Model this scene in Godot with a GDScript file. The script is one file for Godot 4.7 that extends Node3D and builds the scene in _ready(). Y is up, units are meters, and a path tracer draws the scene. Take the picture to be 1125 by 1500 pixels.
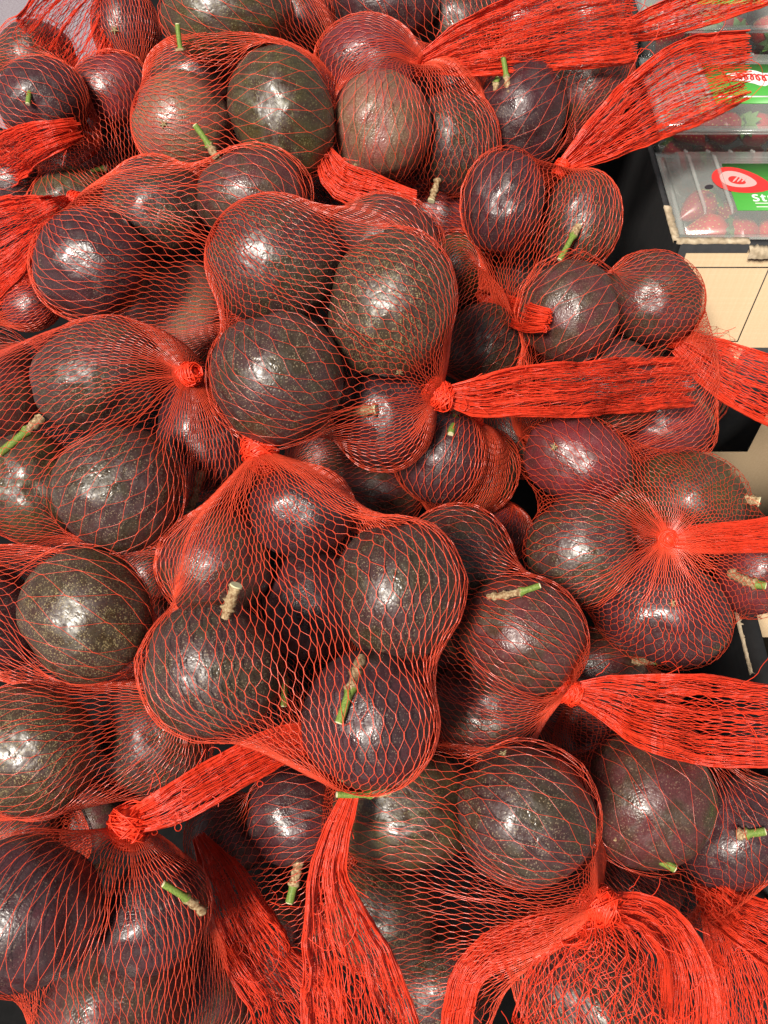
extends Node3D
# Dark fruit in red net bags heaped beside cartons of strawberry punnets. Units are metres, y is up.

const EYE := Vector3(0.0, 0.5, 0.0)
const HEAP := "dark round fruits heaped in red net bags"
const NETS := "red net bags of fruit"

var rng := RandomNumberGenerator.new()
var taken := {}
var fruits := {}          # key -> {centre, inverse basis, root}
var over := {}            # bag key -> stems that its net runs over
var bag_of := {}          # bag key -> fruit keys
var body_meshes: Array[ArrayMesh] = []
var skins: Array[StandardMaterial3D] = []
var net_mat: StandardMaterial3D
var tail_mat: StandardMaterial3D
var knot_mat: StandardMaterial3D
var stem_green: StandardMaterial3D
var stem_tan: StandardMaterial3D
var cut_mat: StandardMaterial3D
var scar_mat: StandardMaterial3D

# ---------------------------------------------------------------- helpers
func mat(linear: Color, rough := 0.6, spec := 0.5) -> StandardMaterial3D:
	var m := StandardMaterial3D.new()
	m.albedo_color = linear.linear_to_srgb()
	m.roughness = rough
	m.metallic_specular = spec
	return m

func numbered(called: String) -> String:
	if not taken.has(called):
		taken[called] = 0
		return called
	taken[called] += 1
	return "%s_%03d" % [called, taken[called]]

func thing(called: String, label: String, category: String, at: Vector3, group := "") -> Node3D:
	var o := Node3D.new()
	o.name = numbered(called)
	add_child(o)
	o.position = at
	o.set_meta("label", label)
	o.set_meta("category", category)
	if group:
		o.set_meta("group", group)
	return o

func part(called: String, mesh: Mesh, material: Material, parent: Node3D, at := Vector3.ZERO) -> MeshInstance3D:
	var o := MeshInstance3D.new()
	o.name = called
	o.mesh = mesh
	o.material_override = material
	o.position = at
	parent.add_child(o, true)
	return o

func arrays_mesh(v: PackedVector3Array, n: PackedVector3Array, ix: PackedInt32Array) -> ArrayMesh:
	var a := []
	a.resize(Mesh.ARRAY_MAX)
	a[Mesh.ARRAY_VERTEX] = v
	a[Mesh.ARRAY_NORMAL] = n
	a[Mesh.ARRAY_INDEX] = ix
	var m := ArrayMesh.new()
	m.add_surface_from_arrays(Mesh.PRIMITIVE_TRIANGLES, a)
	return m

func st_new() -> SurfaceTool:
	var st := SurfaceTool.new()
	st.begin(Mesh.PRIMITIVE_TRIANGLES)
	return st

func quad(st: SurfaceTool, a: Vector3, b: Vector3, c: Vector3, d: Vector3) -> void:
	for p in [a, b, c, a, c, d]:
		st.add_vertex(p)

func box(st: SurfaceTool, lo: Vector3, hi: Vector3) -> void:
	var p := []
	for k in 8:
		p.append(Vector3(hi.x if k & 1 else lo.x, hi.y if k & 2 else lo.y, hi.z if k & 4 else lo.z))
	for f in [[0, 1, 3, 2], [5, 4, 6, 7], [4, 0, 2, 6], [1, 5, 7, 3], [2, 3, 7, 6], [4, 5, 1, 0]]:
		quad(st, p[f[3]], p[f[2]], p[f[1]], p[f[0]])

func done(st: SurfaceTool, smooth := false) -> ArrayMesh:
	if smooth:
		st.index()
	st.generate_normals()
	return st.commit()

# a round tube along points with a radius at each point, closed at both ends
func tube(pts: PackedVector3Array, radii: PackedFloat32Array, sides: int, bumpy := 0.0) -> ArrayMesh:
	var v := PackedVector3Array()
	var n := PackedVector3Array()
	var ix := PackedInt32Array()
	var side := Vector3.ZERO
	for i in pts.size():
		var d := (pts[mini(i + 1, pts.size() - 1)] - pts[maxi(i - 1, 0)]).normalized()
		if side == Vector3.ZERO:
			side = d.cross(Vector3.UP if absf(d.y) < 0.9 else Vector3.RIGHT).normalized()
		side = (side - d * side.dot(d)).normalized()
		var t := d.cross(side)
		for k in sides:
			var w := TAU * k / sides
			var o := side * cos(w) + t * sin(w)
			v.append(pts[i] + o * radii[i] * (1.0 + bumpy * rng.randf_range(-1, 1)))
			n.append(o)
	for i in pts.size() - 1:
		for k in sides:
			var a := i * sides + k
			var b := i * sides + (k + 1) % sides
			ix.append_array([a, a + sides, b, b, a + sides, b + sides])
	for e in [0, pts.size() - 1]:
		var c := v.size()
		var dn := (pts[0] - pts[1]).normalized() if e == 0 else (pts[e] - pts[e - 1]).normalized()
		v.append(pts[e]); n.append(dn)
		for k in sides:
			v.append(v[e * sides + k]); n.append(dn)
		for k in sides:
			var a := c + 1 + k
			var b := c + 1 + (k + 1) % sides
			if e == 0:
				ix.append_array([c, a, b])
			else:
				ix.append_array([c, b, a])
	return arrays_mesh(v, n, ix)

# ---------------------------------------------------------------- fruit skin
func stamp(data: PackedFloat32Array, w: int, x: float, y: float, r: float, h: float) -> void:
	var x0 := int(floorf(x - r))
	var y0 := int(floorf(y - r))
	var size := int(ceilf(2 * r)) + 1
	for j in size:
		for i in size:
			var dx := (x0 + i - x) / r
			var dy := (y0 + j - y) / r
			var q := 1.0 - dx * dx - dy * dy
			if q > 0.0:
				var at := posmod(y0 + j, w) * w + posmod(x0 + i, w)
				data[at] = maxf(data[at], h * q)

func noise_data(w: int, frequency: float, s: int, octaves := 3) -> PackedByteArray:
	var f := FastNoiseLite.new()
	f.seed = s
	f.frequency = frequency
	f.fractal_octaves = octaves
	return f.get_seamless_image(w, w).get_data()

func skin_height(w: int, count: int, r0: float, r1: float, s: int) -> ImageTexture:
	rng.seed = s
	var data := PackedFloat32Array()
	data.resize(w * w)
	for k in count:
		stamp(data, w, rng.randf() * w, rng.randf() * w, rng.randf_range(r0, r1), rng.randf_range(0.35, 1.0))
	var grain := noise_data(w, 0.05, s, 4)
	var bytes := PackedByteArray()
	bytes.resize(w * w)
	for i in w * w:
		bytes[i] = clampi(int(150.0 * sqrt(data[i]) + 0.35 * grain[i]), 0, 255)
	return ImageTexture.create_from_image(Image.create_from_data(w, w, false, Image.FORMAT_L8, bytes))

# base and patch colours are linear; specks are pale corky dots of the skin
func make_skin(base: Color, patch: Color, much: float, speck: Color, specks: int, strength: float, height: ImageTexture, relief: float, rough: float, s: int) -> StandardMaterial3D:
	var w := 512
	rng.seed = s
	var dots := PackedFloat32Array()
	dots.resize(w * w)
	var clump := noise_data(w, 0.012, s + 7)
	for k in specks:
		var x := rng.randf() * w
		var y := rng.randf() * w
		if clump[int(y) * w + int(x)] / 255.0 > rng.randf_range(0.15, 0.7):
			stamp(dots, w, x, y, rng.randf_range(1.1, 2.4) * (1.5 if rng.randf() < 0.08 else 1.0), rng.randf_range(0.3, 1.0))
	var broad := noise_data(w, 0.006, s, 4)
	var fine := noise_data(w, 0.09, s + 3, 4)
	var bytes := PackedByteArray()
	bytes.resize(w * w * 3)
	for i in w * w:
		var c := base.lerp(patch, clampf((broad[i] / 255.0 - 0.5) * 3.0 + much, 0.0, 1.0))
		c = c * (0.65 + 0.7 * fine[i] / 255.0)
		c = c.lerp(speck, strength * clampf(dots[i] * 1.6, 0.0, 1.0)).linear_to_srgb()
		bytes[3 * i] = c.r8
		bytes[3 * i + 1] = c.g8
		bytes[3 * i + 2] = c.b8
	var m := StandardMaterial3D.new()
	m.albedo_texture = ImageTexture.create_from_image(Image.create_from_data(w, w, false, Image.FORMAT_RGB8, bytes))
	m.uv1_triplanar = true
	m.uv1_scale = Vector3.ONE * 0.46
	m.uv1_offset = Vector3.ONE * 0.5
	m.uv1_triplanar_sharpness = 6.0
	m.heightmap_enabled = true
	m.heightmap_texture = height
	m.heightmap_scale = relief
	# patchy bloom: some of the skin is waxy, some dull
	var dull := PackedByteArray()
	dull.resize(w * w)
	var patchy := noise_data(w, 0.016, s + 21, 4)
	for i in w * w:
		dull[i] = clampi(int(255.0 * (rough + 0.75 * (patchy[i] / 255.0 - 0.5) + 0.10 * dots[i])), 64, 230)
	m.roughness = 1.0
	m.roughness_texture = ImageTexture.create_from_image(Image.create_from_data(w, w, false, Image.FORMAT_L8, dull))
	m.metallic_specular = 0.6
	return m

func body_mesh(s: int) -> ArrayMesh:
	var f := FastNoiseLite.new()
	f.seed = s
	f.frequency = 0.55
	f.fractal_octaves = 2
	var g := FastNoiseLite.new()
	g.seed = s + 50
	g.frequency = 2.6
	var nu := 56
	var nv := 32
	var st := st_new()
	st.set_smooth_group(0)
	var v := PackedVector3Array()
	for j in nv + 1:
		for i in nu + 1:
			var th := PI * j / nv
			var ph := TAU * (i % nu) / nu
			var d := Vector3(sin(th) * cos(ph), cos(th), sin(th) * sin(ph))
			var r := 1.005 - 0.13 * maxf(0.0, 0.22 - f.get_noise_3dv(d * 1.2)) + 0.006 * g.get_noise_3dv(d * 2.0)
			r -= 0.05 * exp(-th * th / 0.03)
			v.append(d * r)
	for j in nv:
		for i in nu:
			var a := j * (nu + 1) + i
			quad(st, v[a], v[a + 1], v[a + nu + 2], v[a + nu + 1])
	return done(st, true)

func flips(k: int) -> Array:
	# a proper rotation that maps the axes onto each other, with the order in which it takes the scale
	var orders := [[0, 1, 2], [1, 2, 0], [2, 0, 1]]
	var o: Array = orders[k % 3]
	var e := [Vector3.RIGHT, Vector3.UP, Vector3.BACK]
	var sg: Array = [[1, 1, 1], [-1, -1, 1], [1, -1, -1], [-1, 1, -1]][(k / 3) % 4]
	return [Basis(e[o[0]] * sg[0], e[o[1]] * sg[1], e[o[2]] * sg[2]), o]

func fruit(key: String, bag: String, label: String, c: Vector3, r: Vector3, turn: float, skin: int) -> void:
	var root := thing("dark_fruit", label, "fruit", c, HEAP)
	var k := fruits.size()
	var view := Basis.looking_at(c - EYE) * Basis(Vector3.BACK, deg_to_rad(turn))
	var fl := flips(k * 5 + 2)
	var o: Array = fl[1]
	var rot: Basis = view * (fl[0] as Basis)
	var b := part("body", body_meshes[k % body_meshes.size()], skins[skin], root)
	b.transform = Transform3D(rot.scaled_local(Vector3(r[o[0]], r[o[1]], r[o[2]])), Vector3.ZERO)
	fruits[key] = {"c": c, "inv": view.scaled_local(r).inverse(), "fwd": view.scaled_local(r), "root": root, "r": maxf(r.x, maxf(r.y, r.z))}
	if not bag_of.has(bag):
		bag_of[bag] = []
	bag_of[bag].append(key)

func stem(key: String, bag: String, a: Vector3, b: Vector3, c: Vector3, brown: float, r: float) -> void:
	if bag:   # the net runs over this stem
		var mid := (a + c) * 0.5
		var half := a.distance_to(c) * 0.5 + r
		var lie := Basis.looking_at(c - a).scaled_local(Vector3(r * 1.5, r * 1.5, half))
		var under := "stem%d" % fruits.size()
		fruits[under] = {"c": mid.lerp(b, 0.5), "inv": lie.inverse(), "fwd": lie, "root": null, "r": half}
		over[bag] = over.get(bag, []) + [under]
	var root: Node3D = fruits[key].root
	var o := root.position
	rng.seed = hash(key) + int(a.x * 1e5)
	var n := 22
	var pts := PackedVector3Array()
	var rad := PackedFloat32Array()
	var knees := [rng.randf_range(0.1, 0.3) * brown, rng.randf_range(0.5, 0.7) * brown, 0.98 * brown]
	for i in n:
		var t := float(i) / (n - 1)
		pts.append((a * (1 - t) * (1 - t) + b * 2 * t * (1 - t) + c * t * t) - o)
		var w := 0.72 + 0.1 * t
		if t < brown:
			w += 0.1 + 0.1 * rng.randf_range(-1, 1)
		for q in knees:
			w += 0.42 * exp(-pow((t - q) / 0.055, 2))
		rad.append(r * w)
	for i in n:
		if i < int(brown * n):
			rad[i] *= 1.0 + 0.06 * sin(i * 2.4)
	var cut := clampi(int(brown * n), 2, n)
	var s: MeshInstance3D
	var tan_end := mini(cut + 1, n)
	s = part("stem", tube(pts.slice(0, tan_end), rad.slice(0, tan_end), 10, 0.15), stem_tan, root)
	if cut < n - 2:
		part("green_shoot", tube(pts.slice(cut - 1), rad.slice(cut - 1), 10, 0.02), stem_green, s)
	var tip := pts[n - 1]
	var dir := (pts[n - 1] - pts[n - 2]).normalized()
	part("cut_end", tube(PackedVector3Array([tip - dir * 0.0002, tip + dir * 0.0005]), PackedFloat32Array([rad[n - 1] * 0.96, rad[n - 1] * 0.85]), 10), cut_mat, s)

func scar(key: String, p: Vector3, r: float) -> void:
	var root: Node3D = fruits[key].root
	var o := p - root.position
	var up := o.normalized()
	var side := up.cross(Vector3.UP if absf(up.y) < 0.9 else Vector3.RIGHT).normalized()
	rng.seed = hash(key)
	var m := part("flower_scar", tube(PackedVector3Array([o - up * r * 0.5, o + up * r * 0.25, o + up * r * 0.6]), PackedFloat32Array([r, r * 0.8, r * 0.3]), 9, 0.25), scar_mat, root)
	for k in 5:
		var d := side.rotated(up, TAU * k / 5 + rng.randf() * 0.5)
		part("sepal", tube(PackedVector3Array([o + up * r * 0.2, o + d * r * 0.9 + up * r * 0.4, o + d * r * 1.7 + up * r * rng.randf_range(0.2, 0.9)]), PackedFloat32Array([r * 0.4, r * 0.28, r * 0.06]), 5, 0.2), scar_mat, m)

# ---------------------------------------------------------------- net
# knitted net on a grid of nodes: odd rows sit half a mesh further round; each node is a short doubled stitch
func knit(p: PackedVector3Array, nu: int, rows: int, r: float, stitch_r: float, stitch: float, curved: bool) -> ArrayMesh:
	var dirs := PackedVector3Array()
	dirs.resize(p.size())
	for j in rows:
		var odd := j & 1
		for i in nu:
			var k := j * nu + i
			var up := p[k]
			var dn := p[k]
			var i2 := (i + (1 if odd else nu - 1)) % nu
			if j > 0:
				up = (p[k - nu] + p[(j - 1) * nu + i2]) * 0.5
			if j < rows - 1:
				dn = (p[k + nu] + p[(j + 1) * nu + i2]) * 0.5
			var d := dn - up
			var l := d.length()
			dirs[k] = d / maxf(l, 1e-9) * minf(stitch, l * 0.22)
	var count := nu * rows * (5 if curved else 3)
	var v := PackedVector3Array()
	var n := PackedVector3Array()
	var ix := PackedInt32Array()
	v.resize(count * 6)
	n.resize(count * 6)
	ix.resize(count * 18)
	var at := 0
	for j in rows:
		var odd := j & 1
		for i in nu:
			var k := j * nu + i
			for e in (5 if curved else 3):
				var a: Vector3
				var b: Vector3
				var rr := r
				if e == 0:
					a = p[k] - dirs[k]
					b = p[k] + dirs[k]
					rr = stitch_r
				else:
					if j == rows - 1:
						continue
					var q := (j + 1) * nu + (i if e % 2 == 1 else (i + (1 if odd else nu - 1)) % nu)
					a = p[k] + dirs[k] * 0.8
					b = p[q] - dirs[q] * 0.8
					if curved:   # the strand leaves each stitch along it and bends between
						var third := (b - a) / 3.0
						var one := a + (third + dirs[k].normalized() * third.length()) * 0.5
						var two := b - (third + dirs[q].normalized() * third.length()) * 0.5
						var mid := (one + two) * 0.5
						if e < 3:
							b = one.lerp(mid, 0.8)
						else:
							a = one.lerp(mid, 0.8)
				var d := b - a
				if d.length_squared() < 1e-10:
					continue
				var s := d.cross(Vector3(0.31, 0.87, 0.38)).normalized()
				var t := d.normalized().cross(s)
				var o2 := s * -0.5 + t * 0.866
				var o3 := s * -0.5 - t * 0.866
				var w := at * 6
				v[w] = a + s * rr; v[w + 1] = a + o2 * rr; v[w + 2] = a + o3 * rr
				v[w + 3] = b + s * rr; v[w + 4] = b + o2 * rr; v[w + 5] = b + o3 * rr
				n[w] = s; n[w + 1] = o2; n[w + 2] = o3; n[w + 3] = s; n[w + 4] = o2; n[w + 5] = o3
				var f := at * 18
				for m in 3:
					var m2 := (m + 1) % 3
					ix[f] = w + m; ix[f + 1] = w + 3 + m; ix[f + 2] = w + m2
					ix[f + 3] = w + m2; ix[f + 4] = w + 3 + m; ix[f + 5] = w + 3 + m2
					f += 6
				at += 1
	v.resize(at * 6)
	n.resize(at * 6)
	ix.resize(at * 18)
	return arrays_mesh(v, n, ix)

func push_out(p: Vector3, keys: Array, clear: float) -> Vector3:
	for key in keys:
		var f: Dictionary = fruits[key]
		var o: Vector3 = p - f.c
		if o.length_squared() > (f.r + clear) * (f.r + clear) * 1.1:
			continue
		var q: Vector3 = f.inv * o
		var l := q.length()
		var want: float = 1.0 + clear / f.r
		if l < want:
			p = f.c + f.fwd * (q * (want / maxf(l, 1e-4)))
	return p

# the taut bag: a closed grid shrunk onto its fruit from the knot to the far end, then knitted
func drape(keys: Array, knot: Vector3, pole: Vector3, fixed_pole: bool, cols: int, rows: int, extra: Array) -> PackedVector3Array:
	var nu := 44
	var nv := 30
	var hoop := 0.27
	var c_its := 13
	var g := Vector3.ZERO
	for key in keys:
		g += fruits[key].c
	g /= keys.size()
	var far := 0.0
	for key in keys:
		far = maxf(far, fruits[key].c.distance_to(g) + fruits[key].r)
	far *= 1.08
	var a := (knot - g).normalized()
	var s := a.cross(Vector3(0.2, 0.3, 0.93)).normalized()
	var t := a.cross(s)
	# relaxed on a coarse grid first, then on the full one
	var p := PackedVector3Array()
	for level in 2:
		var mu := nu / 2 if level == 0 else nu
		var mv := nv / 2 if level == 0 else nv
		if level == 0:
			for j in mv + 1:
				var ph := PI * (0.03 + 0.94 * j / mv)
				for i in mu:
					var th := TAU * i / mu
					p.append(g + (a * cos(ph) + (s * cos(th) + t * sin(th)) * sin(ph)) * far)
		else:
			var old := p
			p = PackedVector3Array()
			for j in nv + 1:
				for i in nu:
					var i0 := i / 2
					var i1 := ((i + 1) / 2) % (nu / 2)
					var j0 := j / 2
					var j1 := mini((j + 1) / 2, nv / 2)
					p.append((old[j0 * (nu / 2) + i0] + old[j0 * (nu / 2) + i1] + old[j1 * (nu / 2) + i0] + old[j1 * (nu / 2) + i1]) * 0.25)
		for it in (c_its if level == 0 else 22):
			for j in mv + 1:
				if j == 0:
					for i in mu:
						var th := TAU * i / mu
						p[i] = knot + (s * cos(th) + t * sin(th)) * 0.0022
					continue
				if j == mv:
					var mid := Vector3.ZERO
					for i in mu:
						mid += p[(mv - 1) * mu + i]
					mid /= mu
					for i in mu:
						if fixed_pole:
							p[j * mu + i] = pole + (p[(mv - 1) * mu + i] - pole).normalized() * 0.003
						else:
							p[j * mu + i] = mid + (p[(mv - 1) * mu + i] - mid) * 0.3
					continue
				for i in mu:
					var k := j * mu + i
					var q := (p[j * mu + (i + 1) % mu] + p[j * mu + (i + mu - 1) % mu]) * hoop + (p[k - mu] + p[k + mu]) * (0.5 - hoop)
					p[k] = push_out(p[k] + (q - p[k]), keys, 0.0006 if level else 0.003)
			# the middle of each mesh may not cut into a fruit either
			for j in mv:
				for i in mu:
					var k0 := j * mu + i
					var k1 := j * mu + (i + 1) % mu
					var mid := (p[k0] + p[k1] + p[k0 + mu] + p[k1 + mu]) * 0.25
					var d := push_out(mid, keys, 0.0006 if level else 0.003) - mid
					if d != Vector3.ZERO:
						p[k0] += d
						p[k1] += d
						p[k0 + mu] += d
						p[k1 + mu] += d
	var touch: Array = keys + extra
	# fine nodes: strands bunch here and there
	var wob := FastNoiseLite.new()
	wob.seed = hash(keys[0])
	wob.frequency = 1.0
	var out := PackedVector3Array()
	out.resize(cols * rows)
	for j in rows:
		for i in cols:
			var u := (i + 0.5 * (j & 1)) / cols
			var y := float(j) / (rows - 1)
			var cu := Vector3(cos(TAU * u), sin(TAU * u), y * 2.0)
			u += 0.022 * wob.get_noise_3dv(cu * 1.6) + 0.0016 * wob.get_noise_3dv(cu * 40.0)
			y = clampf(y + 0.012 * sin(PI * y) * wob.get_noise_3dv(cu * 2.2 + Vector3(9, 0, 0)) + (0.002 if j > 0 and j < rows - 1 else 0.0) * wob.get_noise_3dv(cu * 35.0 + Vector3(5, 0, 0)), 0.0, 1.0)
			var fu := fposmod(u, 1.0) * nu
			var fv := y * nv
			var i0 := int(fu) % nu
			var i1 := (i0 + 1) % nu
			var im := (i0 + nu - 1) % nu
			var i2 := (i0 + 2) % nu
			var j0 := mini(int(fv), nv - 1)
			var x := fu - floorf(fu)
			var z := fv - j0
			var lo := p[j0 * nu + i0].cubic_interpolate(p[j0 * nu + i1], p[j0 * nu + im], p[j0 * nu + i2], x)
			var j1 := j0 + 1
			var hi := p[j1 * nu + i0].cubic_interpolate(p[j1 * nu + i1], p[j1 * nu + im], p[j1 * nu + i2], x)
			out[j * cols + i] = push_out(lo.lerp(hi, z), touch, 0.0005)
	return out

func moved(p: PackedVector3Array, o: Vector3) -> PackedVector3Array:
	for i in p.size():
		p[i] -= o
	return p

func knot_mesh(size: float, along: Vector3, s: int) -> ArrayMesh:
	rng.seed = s
	var st := st_new()
	var core := SphereMesh.new()
	core.radius = size * 0.42
	core.height = size * 0.95
	core.radial_segments = 20
	core.rings = 12
	var b := Basis.looking_at(along if absf(along.y) < 0.99 else Vector3(0.1, 0.99, 0))
	st.append_from(core, 0, Transform3D(b * Basis(Vector3.RIGHT, PI / 2)))
	for k in 84:
		var tilt := rng.randfn(0.0, 0.5)
		var axis := (b * Vector3(sin(tilt), rng.randfn(0.0, 0.45), cos(tilt))).normalized()
		var u := axis.cross(Vector3(0.3, 0.8, 0.5)).normalized()
		var w := axis.cross(u)
		var shift := along * rng.randf_range(-0.36, 0.36) * size
		var r := size * rng.randf_range(0.40, 0.54) * sqrt(maxf(0.2, 1.0 - pow(shift.length() / size / 0.55, 2)))
		var pts := PackedVector3Array()
		var rad := PackedFloat32Array()
		var from := rng.randf() * TAU
		for i in 15:
			var th := from + TAU * 0.8 * i / 14
			pts.append(shift + (u * cos(th) + w * sin(th)) * r * (1.0 + 0.07 * sin(3.0 * th + k)))
			rad.append(0.00032)
		st.append_from(tube(pts, rad, 4), 0, Transform3D.IDENTITY)
	return st.commit()

# a flattened, crumpled tube of net along a path: the loose neck of a bag beyond its knot
func neck(path: Array, widths: Array, twist: float, cols: int, row_step: float, s: int) -> PackedVector3Array:
	var c := Curve3D.new()
	c.bake_interval = 0.003
	for k in path.size():
		var into: Vector3 = (path[mini(k + 1, path.size() - 1)] - path[maxi(k - 1, 0)]) / 6.0
		c.add_point(path[k], -into, into)
	var long := c.get_baked_length()
	var rows := int(long / row_step) + 1
	var f := FastNoiseLite.new()
	f.seed = s
	f.frequency = 1.0
	var at_point := []
	for k in path.size():
		at_point.append(c.get_closest_offset(path[k]))
	var out := PackedVector3Array()
	for j in rows:
		var off := long * j / (rows - 1)
		var seg := 0
		while seg < path.size() - 2 and at_point[seg + 1] < off:
			seg += 1
		var x := clampf((off - at_point[seg]) / maxf(at_point[seg + 1] - at_point[seg], 1e-5), 0.0, 1.0)
		x = x * x * (3.0 - 2.0 * x)
		var w: float = lerpf(widths[seg], widths[seg + 1], x)
		var o := c.sample_baked(off, true)
		var d := (c.sample_baked(minf(off + 0.002, long)) - c.sample_baked(maxf(off - 0.002, 0.0))).normalized()
		var across := d.cross(o - EYE).normalized()
		across = across.rotated(d, twist * f.get_noise_2d(off * 18.0, 3.0) * 1.6)
		var lift := d.cross(across)
		for i in cols:
			var u := (i + 0.5 * (j & 1)) / cols
			var th := TAU * (u + 0.03 * f.get_noise_2d(cos(TAU * u) * 3.0 + 20.0, sin(TAU * u) * 3.0 + off * 5.0))
			var e := cos(th)
			var ripple := f.get_noise_2d(e * 2.6, off * 9.0 + 40.0) * minf(w * 0.34, 0.007) + f.get_noise_2d(e * 8.0 + 60.0, off * 7.0) * minf(w * 0.14, 0.003)
			var edge := 1.0 + 0.08 * f.get_noise_2d(off * 14.0, 80.0 + signf(e) * 20.0)
			var loose := Vector3(f.get_noise_2d(i * 9.1, j * 7.3), f.get_noise_2d(i * 9.1 + 50.0, j * 7.3), f.get_noise_2d(i * 9.1, j * 7.3 + 50.0)) * 0.00028
			out.append(o + across * (e * 0.5 * w * edge) + lift * (sin(th) * minf(w * 0.16, 0.0022) + ripple) + loose)
	return out

# loose curly threads pulled out of a neck
func wisps(path: Array, widths: Array, count: int, s: int) -> ArrayMesh:
	rng.seed = s
	var st := st_new()
	for k in count:
		var i := rng.randi_range(0, path.size() - 2)
		var t := rng.randf()
		var o: Vector3 = path[i].lerp(path[i + 1], t)
		var w: float = lerpf(widths[i], widths[i + 1], t)
		var d: Vector3 = (path[i + 1] - path[i]).normalized()
		var toward := (EYE - o).normalized()
		var a := d.cross(toward).normalized()
		var p := o + a * rng.randf_range(-0.6, 0.6) * w + toward * rng.randf_range(0.0, 0.005)
		var go := (d + a * rng.randfn(0, 0.7)).normalized()
		var pts := PackedVector3Array()
		var rad := PackedFloat32Array()
		var bend := rng.randfn(0, 0.35)
		for q in 9:
			pts.append(p)
			rad.append(0.00022)
			p += go * w * 0.07
			go = go.rotated(toward, bend + rng.randfn(0, 0.18)).rotated(a, rng.randfn(0, 0.15))
		st.append_from(tube(pts, rad, 3), 0, Transform3D.IDENTITY)
	return st.commit()

func net_bag(bag: String, label: String, knot: Vector3, size: float, pole: Vector3, fixed_pole: bool, cols: int, rows: int, plain: bool) -> Node3D:
	var root := thing("net_bag", label, "net bag", knot, NETS)
	var keys: Array = bag_of[bag]
	var m := net_mat
	part("net", knit(moved(drape(keys, knot, pole, fixed_pole, cols, rows, over.get(bag, [])), knot), cols, rows, 0.000125, 0.00025, 0.0012, not plain), m, root)
	if size > 0.0:
		var g := Vector3.ZERO
		for key in keys:
			g += fruits[key].c
		part("knot", knot_mesh(size, (knot - g / keys.size()).normalized(), hash(bag)), knot_mat, root)
	return root

func bag_tail(root: Node3D, called: String, path: Array, widths: Array, twist: float, cols: int, loose: int) -> void:
	var o := root.position
	var p := neck(path, widths, twist, cols, 0.0066, hash(called + str(path[0])))
	var rows := p.size() / cols
	var t := part(called, knit(moved(p, o), cols, rows, 0.00018, 0.00027, 0.0012, false), tail_mat, root)
	if loose > 0:
		var local := []
		for q in path:
			local.append(q)
		var w := part("loose_threads", wisps(local, widths, loose, 11), tail_mat, t)
		w.set_meta("kind", "stuff")
		w.position = -o

func structure(called: String, mesh: Mesh, material: Material) -> MeshInstance3D:
	var o := part(called, mesh, material, self)
	o.set_meta("kind", "structure")
	return o

func box_mesh(lo: Vector3, hi: Vector3) -> ArrayMesh:
	var st := st_new()
	box(st, lo, hi)
	return done(st)

func board(base: Color, grain: Color, rough: float, s: int, scale := 9.0) -> StandardMaterial3D:
	var n := NoiseTexture2D.new()
	var f := FastNoiseLite.new()
	f.seed = s
	f.frequency = 0.03
	f.fractal_octaves = 5
	n.noise = f
	n.seamless = true
	n.width = 512
	n.height = 512
	var ramp := Gradient.new()
	ramp.set_color(0, base.linear_to_srgb())
	ramp.set_color(1, grain.linear_to_srgb())
	ramp.set_offset(0, 0.25)
	ramp.set_offset(1, 0.75)
	n.color_ramp = ramp
	var m := StandardMaterial3D.new()
	m.albedo_texture = n
	m.uv1_triplanar = true
	m.uv1_scale = Vector3.ONE * scale
	m.roughness = rough
	m.metallic_specular = 0.3
	return m

# a raw board edge: a strip with an uneven, fluted face
func raw_edge(a: Vector3, b: Vector3, wide: Vector3, high: float, s: int) -> ArrayMesh:
	var f := FastNoiseLite.new()
	f.seed = s
	f.frequency = 0.5
	var n := int(a.distance_to(b) / 0.0016)
	var st := st_new()
	for i in n:
		var q := []
		for e in 2:
			var t := float(i + e) / n
			var o := a.lerp(b, t)
			var x := t * n
			var top := high * (0.8 + 0.35 * f.get_noise_1d(x * 0.35) + (0.12 if (i + e) % 2 else 0.0))
			var side := wide * (1.0 + 0.22 * f.get_noise_1d(x * 0.6 + 90.0))
			var off := wide * 0.12 * f.get_noise_1d(x * 0.9 + 40.0)
			q.append([o + off, o + off + Vector3(0, top, 0), o + side + Vector3(0, top * (0.85 + 0.2 * f.get_noise_1d(x + 200.0)), 0), o + side])
		for k in 3:
			quad(st, q[0][k], q[0][k + 1], q[1][k + 1], q[1][k])
	return done(st)

func flat_poly(pts: PackedVector2Array, at: Vector3, ux: Vector3, uy: Vector3) -> ArrayMesh:
	var st := st_new()
	var ix := Geometry2D.triangulate_polygon(pts)
	var n := ux.cross(uy).normalized()
	for k in range(0, ix.size(), 3):
		var t := [pts[ix[k]], pts[ix[k + 1]], pts[ix[k + 2]]]
		var p := []
		for q in t:
			p.append(at + ux * q.x + uy * q.y)
		if (p[1] - p[0]).cross(p[2] - p[0]).dot(n) > 0.0:
			p.reverse()
		for q in p:
			st.set_normal(n)
			st.add_vertex(q)
	return st.commit()

func ellipse(c: Vector2, rx: float, ry: float, turn: float, point := 0.0) -> PackedVector2Array:
	var out := PackedVector2Array()
	for k in 28:
		var th := TAU * k / 28
		var p := Vector2(cos(th) * rx, sin(th) * ry * (1.0 - point * cos(th)))
		out.append(c + p.rotated(turn))
	return out

func lettering(words: String, size: float) -> TextMesh:
	var t := TextMesh.new()
	var f := SystemFont.new()
	f.font_names = PackedStringArray(["Droid Sans"])
	f.font_weight = 700
	t.font = f
	t.text = words
	t.font_size = 32
	t.pixel_size = size / 32.0
	t.depth = 0.0003
	t.horizontal_alignment = HORIZONTAL_ALIGNMENT_LEFT
	return t

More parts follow.
